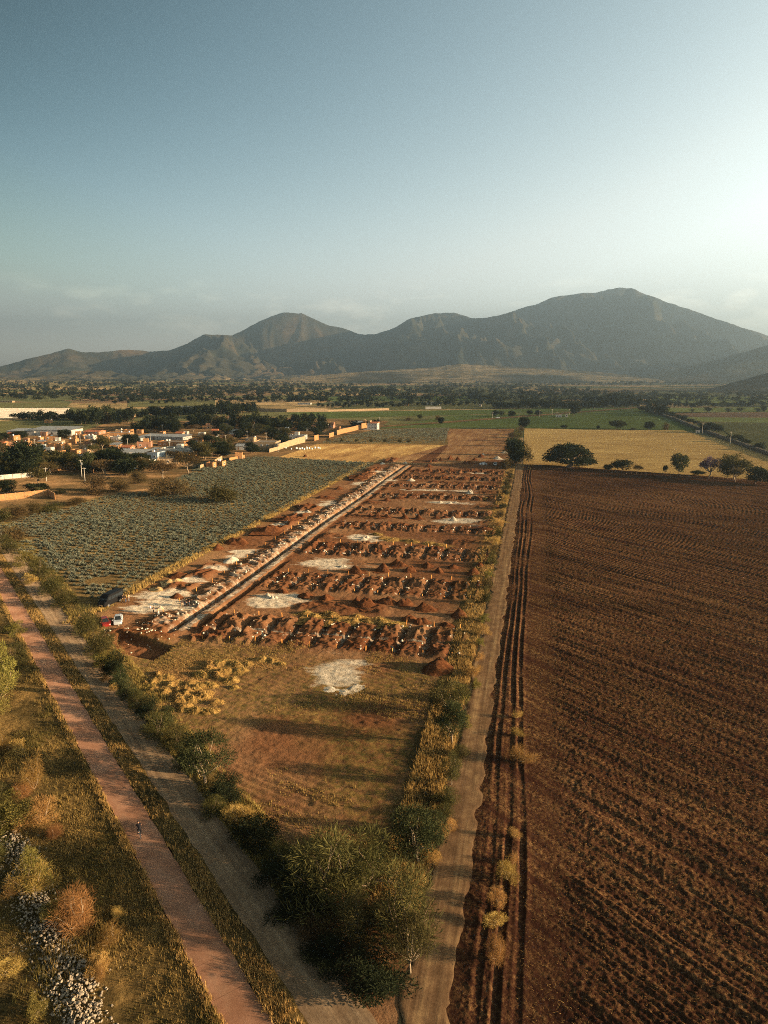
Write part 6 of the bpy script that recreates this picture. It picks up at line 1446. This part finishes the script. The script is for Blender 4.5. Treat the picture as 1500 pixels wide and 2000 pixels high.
for i in range(2400):
    f = rng.random() * (len(line) - 1); k = int(f); f -= k
    x = line[k][0] + (line[k + 1][0] - line[k][0]) * f + rng.normal() * line[k][2] * .62; y = line[k][1] + (line[k + 1][1] - line[k][1]) * f + rng.normal() * 10
    X, Y = at(x, y); p_, q_ = xy2pq(X, Y)
    if q_ > 14.5: continue
    d_ = abs(rng.normal()); hgt = .9 * max(0, 1 - abs(x - (line[k][0] + (line[k + 1][0] - line[k][0]) * f)) / (line[k][2] * 1.1))
    P.append((X, Y, float(verge_z(np.array([p_]), np.array([q_]))[0]) + hgt * rng.random() * .6 - .02)); S.append(rng.uniform(.09, .34) * (1.3 if rng.random() < .08 else 1))
P = np.array(P); S = np.array(S)
scatter_stones(P, S, ST_G, 'stone', 'grey tan stone lying in the rubble bank on the left verge', 'stones of the rubble bank', 'rubble', 'bank of pale grey rubble on the left verge', S / np.hypot(P[:, 0], P[:, 1]))
P = []; S = []
def put(s, t, sz):
    X, Y = st2xy(s, t); P.append((X, Y, site_z(X, Y) + sz * .2)); S.append(sz)
for k, r0 in enumerate(ROWS[:7]):
    for t in XT:
        for j in range(8 if k < 3 else 5):
            put(r0 + (t + 36) * .02 + rng.uniform(-7, 8) * (1 if k < 3 else .7), t + rng.choice([-1, 1]) * rng.uniform(.5, 1.5), rng.uniform(.2, .75))
for i in range(260): put(rng.uniform(124, 375), -69.6 - abs(rng.normal()) * 2.6, rng.uniform(.2, .8))
for i in range(60): put(118 + rng.normal() * 5, -72 + rng.normal() * 4, rng.uniform(.2, .6))
P = np.array(P); S = np.array(S)
scatter_stones(P, S, ST_W, 'white_stone', 'broken white stone lying on the trench spoil of the site', 'white stones along the trenches', 'white_rubble', 'small white stones spread along the trenches', S / np.hypot(P[:, 0], P[:, 1]))

# ------------------------------------------------------------------ agave
def proto_agave(seed, n=22):
    rng = np.random.default_rng(seed); V = []; Fs = []; tint = []
    for i in range(n):
        a = i * 2.399 + rng.normal() * .1; e = .30 + 1.05 * (i / n) + rng.normal() * .06; L = .62 * (1 - .25 * i / n) * rng.uniform(.85, 1.1); w = .075
        d = np.array([math.cos(a) * math.cos(e), math.sin(a) * math.cos(e), math.sin(e)]); s = np.array([-math.sin(a), math.cos(a), 0]); u = np.cross(d, s)
        b = len(V); t = .25 + .6 * rng.random()
        V += [d * .04 + s * w * .5, d * .04 - s * w * .5, d * L * .5 + s * w * .6, d * L * .5 - s * w * .6, d * L * .5 + u * .03, d * L]
        Fs += [(b, b + 1, b + 4), (b, b + 4, b + 2), (b + 1, b + 3, b + 4), (b + 2, b + 4, b + 5), (b + 4, b + 3, b + 5)]; tint += [t] * 6
    V = np.array(V); V[:, 2] = np.maximum(V[:, 2], 0.01)
    return mesh_np('agave_plant', V, np.array(Fs), M['leaf_agave'], dict(tint=tint))
AG = [proto_agave(800 + i) for i in range(4)]
AGP = [(-25, 1030), (60, 1006), (130, 996), (215, 967), (290, 962), (372, 925), (392, 903), (445, 896), (530, 893), (735, 906), (612, 962), (520, 1012), (420, 1064), (300, 1128), (258, 1152), (222, 1170), (196, 1178), (150, 1152), (100, 1116), (45, 1080)]
AGW = [st(*p) for p in AGP]
field('agave_field', AGP, M['f_agave'], z=.07)
pts = []
s0 = min(p[0] for p in AGW); s1 = max(p[0] for p in AGW); t0 = min(p[1] for p in AGW); t1 = max(p[1] for p in AGW)
for s in np.arange(s0, s1, 2.7):
    for t in np.arange(t0, t1, 1.3):
        a, b = s + rng.normal() * .2, t + rng.normal() * .28
        if not inside(a, b, AGW) or rng.random() < .05: continue
        if vnoise(np.array([a * .06]), np.array([b * .06]), 71)[0] < .05: continue
        pts.append((a, b))
pts = np.array(pts); X, Y = st2xy(pts[:, 0], pts[:, 1]); o_ = np.argsort(np.hypot(X, Y)); X, Y = X[o_], Y[o_]
sz = rng.uniform(1.2, 2.5, len(X)) * (.8 + .4 * vnoise(X * .05, Y * .05, 72))
for i in range(300):
    o = link('agave_plant', AG[i % 4], None, (X[i], Y[i], .07), rng.random() * 6.28, tuple(sz[i] * np.array([1, 1, .95])))
    tag(o, 'blue green agave rosette at the near corner of the agave field', 'agave', 'agave plants nearest the van')
sel = slice(300, None); k = len(X[sel])
tag(link('agave_rows', merge_instances('agave_rows', AG, np.stack([X[sel], Y[sel], np.full(k, .07)], 1), rng.random(k) * 6.28, np.stack([sz[sel]] * 3, 1), [M['leaf_agave']])), 'dense blue green agave plants filling the field beside the site', 'agaves', kind='stuff')
BK = [st(*p) for p in [(622, 866), (660, 856), (735, 840), (862, 836), (878, 836), (868, 866)]]
AG2 = [proto_agave(820 + i, 10) for i in range(2)]; P = []
sa = [p[0] for p in BK]; ta = [p[1] for p in BK]
while len(P) < 2600:
    a, b = rng.uniform(min(sa), max(sa)), rng.uniform(min(ta), max(ta))
    if inside(a, b, BK) and rng.random() < .35 + .65 * min(1, max(0, (a - 520) / 60)): P.append((a, b))
P = np.array(P); Xb, Yb = st2xy(P[:, 0], P[:, 1]); k = len(P); sb = rng.uniform(1.3, 2.2, k)
tag(link('far_agave_rows', merge_instances('far_agave_rows', AG2, np.stack([Xb, Yb, np.full(k, .06)], 1), rng.random(k) * 6.28, np.stack([sb] * 3, 1), [M['leaf_agave']])), 'sparse agave plants before the white farmhouse', 'agaves', kind='stuff')

# ------------------------------------------------------------------ grass, straw and stubble
def blades(name, P, nb, L, W, mat, label, lean=.45, seed=1, cat='grass', flat=False, spread=.12):
    rng = np.random.default_rng(seed); idx = np.repeat(np.arange(len(P)), nb); k = len(idx)
    p = P[idx] + np.concatenate([rng.normal(size=(k, 2)) * spread, np.zeros((k, 1))], 1)
    a = rng.random(k) * 6.283; ln = (L if not hasattr(L, '__len__') else L[idx]) * rng.uniform(.5, 1.3, k)
    e = rng.uniform(.05, .5, k) if flat else np.pi / 2 - np.abs(rng.normal(size=k)) * lean
    d = np.stack([np.cos(a) * np.cos(e), np.sin(a) * np.cos(e), np.sin(e)], 1); b = a + rng.uniform(.8, 2.2, k)
    s = np.stack([np.cos(b), np.sin(b), np.zeros(k)], 1) * (W if not hasattr(W, '__len__') else W[idx])[:, None] * .5 if hasattr(W, '__len__') else np.stack([np.cos(b), np.sin(b), np.zeros(k)], 1) * W * .5
    V = np.stack([p - s, p + s, p + d * ln[:, None]], 1).reshape(-1, 3)
    ct = rng.random(len(P)); tint = np.repeat(np.clip(.6 * ct[idx] + .4 * rng.random(k), 0, 1), 3)
    return tag(link(name, mesh_np(name, V, np.arange(3 * k).reshape(k, 3), mat, dict(tint=tint))), label, cat, kind='stuff')
def cluster(n, fr, gen, keep):
    "random points in a frame, kept where keep() says"
    P = np.array(gen(n)); a, b = P; ok = keep(a, b); a, b = a[ok], b[ok]; X, Y = fr(a, b); return a, b, X, Y
r1 = np.random.default_rng(21)
u_, v_ = 290 + 270 * r1.random(9000), 1284 + 118 * r1.random(9000)
kp = (np.abs(v_ - (1290 + np.maximum(0, 420 - u_) * .62)) < 18 + 30 * (u_ < 440)) & (r1.random(9000) < .8)
lx = np.array([at(a, b) for a, b in zip(u_[kp], v_[kp])]); ls, lt = xy2st(lx[:, 0], lx[:, 1])
blades('loose_straw', np.stack([lx[:, 0], lx[:, 1], site(ls, lt)[0] + .03], 1), 5, .55, .06, M['straw'], 'loose straw spread between the golden heaps', seed=10, flat=True, cat='straw', spread=.3)
p, q, X, Y = cluster(230000, pq2xy, lambda n: (28 + 330 * r1.random(n) ** 2.2, 16.0 - 62 * r1.random(n) ** 1.25), lambda a, b: (r1.random(len(a)) < sstep(.30, .62, fbm(a * .10, b * .10, 61, 4))))
Z = verge_z(p, q) - .03; P3 = np.stack([X, Y, Z], 1); g = fbm(p * .05, q * .07, 62, 3) > .53
big = .32 + .5 * sstep(.5, .75, fbm(p * .2, q * .2, 63, 3))
blades('dry_grass', P3[~g], 4, big[~g], .05, M['grass'], 'tall dry golden grass on the left verge', seed=2)
blades('green_grass', P3[g], 4, big[g] * .9, .055, M['grass_green'], 'short green grass patches on the left verge', seed=3)
p, q, X, Y = cluster(16000, pq2xy, lambda n: (28 + 330 * r1.random(n) ** 1.8, np.where(r1.random(n) < .45, 16.22 - .8 * r1.random(n) ** 1.3, 19.42 + 2.1 * r1.random(n))), lambda a, b: r1.random(len(a)) < .25 + .75 * sstep(.4, .6, fbm(a * .25, b * .2, 64)))
blades('path_edge_grass', np.stack([X, Y, np.full(len(X), .12)], 1), 7, .42, .05, M['straw'], 'straw coloured grass along the red path edges', seed=4)
p, q, X, Y = cluster(16000, pq2xy, lambda n: (52 + 310 * r1.random(n) ** 1.8, 25.9 + 4.5 * r1.random(n)), lambda a, b: r1.random(len(a)) < .2 + .8 * sstep(.42, .6, fbm(a * .2, b * .2, 65)))
blades('hedge_grass', np.stack([X, Y, np.full(len(X), .15)], 1), 6, .55, .055, M['grass'], 'dry grass under the roadside hedge', seed=5)
s, t, X, Y = cluster(15000, st2xy, lambda n: (56 + 338 * r1.random(n) ** 1.9, -8.9 - 4.5 * r1.random(n) ** 1.2), lambda a, b: r1.random(len(a)) < .15 + .85 * sstep(.42, .58, fbm(a * .16, b * .3, 66)))
blades('track_grass', np.stack([X, Y, np.full(len(X), .15)], 1), 6, .6, .06, M['straw'], 'pale dry grass along the dirt track', seed=6)
s, t, X, Y = cluster(60000, st2xy, lambda n: (46 + 74 * r1.random(n), -64 + 54 * r1.random(n)), lambda a, b: (xy2pq(*st2xy(a, b))[1] > 29) & (r1.random(len(a)) < .75 * sstep(.52, .68, fbm(a * .12, b * .09, 67, 5, .6))))
blades('site_grass', np.stack([X, Y, site(s, t)[0]], 1), 4, .28, .055, M['grass'], 'sparse yellowing grass on the open ground of the site', seed=7)
s, t, X, Y = cluster(6000, st2xy, lambda n: (120 + 265 * r1.random(n), -88.5 - 3.5 * r1.random(n)), lambda a, b: r1.random(len(a)) < .2 + .8 * sstep(.45, .55, fbm(a * .2, b * .2, 68)))
blades('agave_edge_grass', np.stack([X, Y, np.full(len(X), .05)], 1), 6, .7, .08, M['straw'], 'golden grass along the agave field edge', seed=8)
s, t, X, Y = cluster(190000, st2xy, lambda n: (24 + 300 * r1.random(n) ** 1.7, np.zeros(n)), lambda a, b: a > 0)
t = 1.0 + r1.random(len(s)) ** 1.0 * (18 + .40 * s); 
X, Y = st2xy(s, t); a_ = X * math.cos(FUR) - Y * math.sin(FUR); b_ = X * math.sin(FUR) + Y * math.cos(FUR)
ok = r1.random(len(s)) < (.25 + .75 * sstep(.45, .65, fbm(a_ * .35, b_ * .03, 69, 3))) * (.25 + .75 * sstep(60, 150, s)) ; s, t, X, Y = s[ok], t[ok], X[ok], Y[ok]
blades('field_stubble', np.stack([X, Y, plough_z(s, t) + .02], 1), 2, .26, .035 + .00022 * s, M['chaff'], 'scattered straw left on the ploughed field', seed=9, flat=True, cat='stubble', spread=.25)

# ------------------------------------------------------------------ labels: say which one by what stands near
MARKS = [('the cyclist', 273, 1627), ('the black van', 215, 1172), ('the silver car', 231, 1216), ('the square pit', 270, 1280), ('the round white sand patch', 660, 1318), ('the domed fig tree', 1110, 912), ('the purple tree', 1386, 935), ('the white farmhouse', 729, 838), ('the long white warehouse', 112, 849), ('the grey metal shed', 256, 897),
         ('the blue grey house', 300, 895), ('the rubble bank', 110, 1850), ('the white minibus', 252, 918), ('the white pickup', 967, 909), ('the tall stepped wall', 570, 872), ('the ochre block wall', 40, 974), ('the stone field wall', 1420, 862), ('the concrete hut', 1362, 846), ('the long pale wall', 600, 804), ('the pale netting field', 60, 810), ('the tiny field house', 1091, 815),
         ('the people by the trench', 363, 1186), ('the far end of the long trench', 790, 908), ('the near end of the long trench', 345, 1225), ('the bottom end of the track', 860, 1760), ('the middle of the track', 965, 1150), ('the big mesquite tree', 640, 1760), ('the large white heap', 444, 1098), ('the cornered yard wall', 170, 914), ('the white farm compound', 846, 791),
         ('the far field lane end', 1245, 798), ('the flat white house', 522, 872), ('the plastic bag', 717, 1922), ('the brown dome bush', 333, 968), ('the left frame edge', 5, 1380), ('the right end of the second trench row', 930, 1150), ('the right end of the first trench row', 915, 1260), ('the middle of the third trench row', 790, 1078)]
ORD = ['', 'second ', 'third ', 'fourth ', 'fifth ', 'sixth ', 'seventh ', 'eighth ', 'ninth ', 'tenth ', 'eleventh ', 'twelfth ']
def finish_labels():
    mk = [(n_, *at(x, y)) for n_, x, y in MARKS]; buckets = {}
    for o, d, X, Y in LABEL:
        Lm = min(mk, key=lambda m: math.hypot(m[1] - X, m[2] - Y) if d.split()[-1] not in m[0] else 1e9)
        buckets.setdefault((d, Lm[0]), []).append((math.hypot(Lm[1] - X, Lm[2] - Y), o))
    singles = {}
    for (d, lm), L in buckets.items(): singles[d] = singles.get(d, 0) + len(L)
    for (d, lm), L in buckets.items():
        L.sort(key=lambda a: a[0])
        for i, (dist, o) in enumerate(L):
            if singles[d] == 1: lab = d
            elif len(L) == 1: lab = f'{d} nearest {lm}'
            elif i < len(ORD) and len(L) <= 14: lab = f'{d}, {ORD[i]}nearest {lm}'
            else:
                lab = f'{d}, one of those around {lm}'; o['group'] = f'{d} around {lm}'
            o['label'] = ' '.join(lab.split()[:16])
finish_labels()
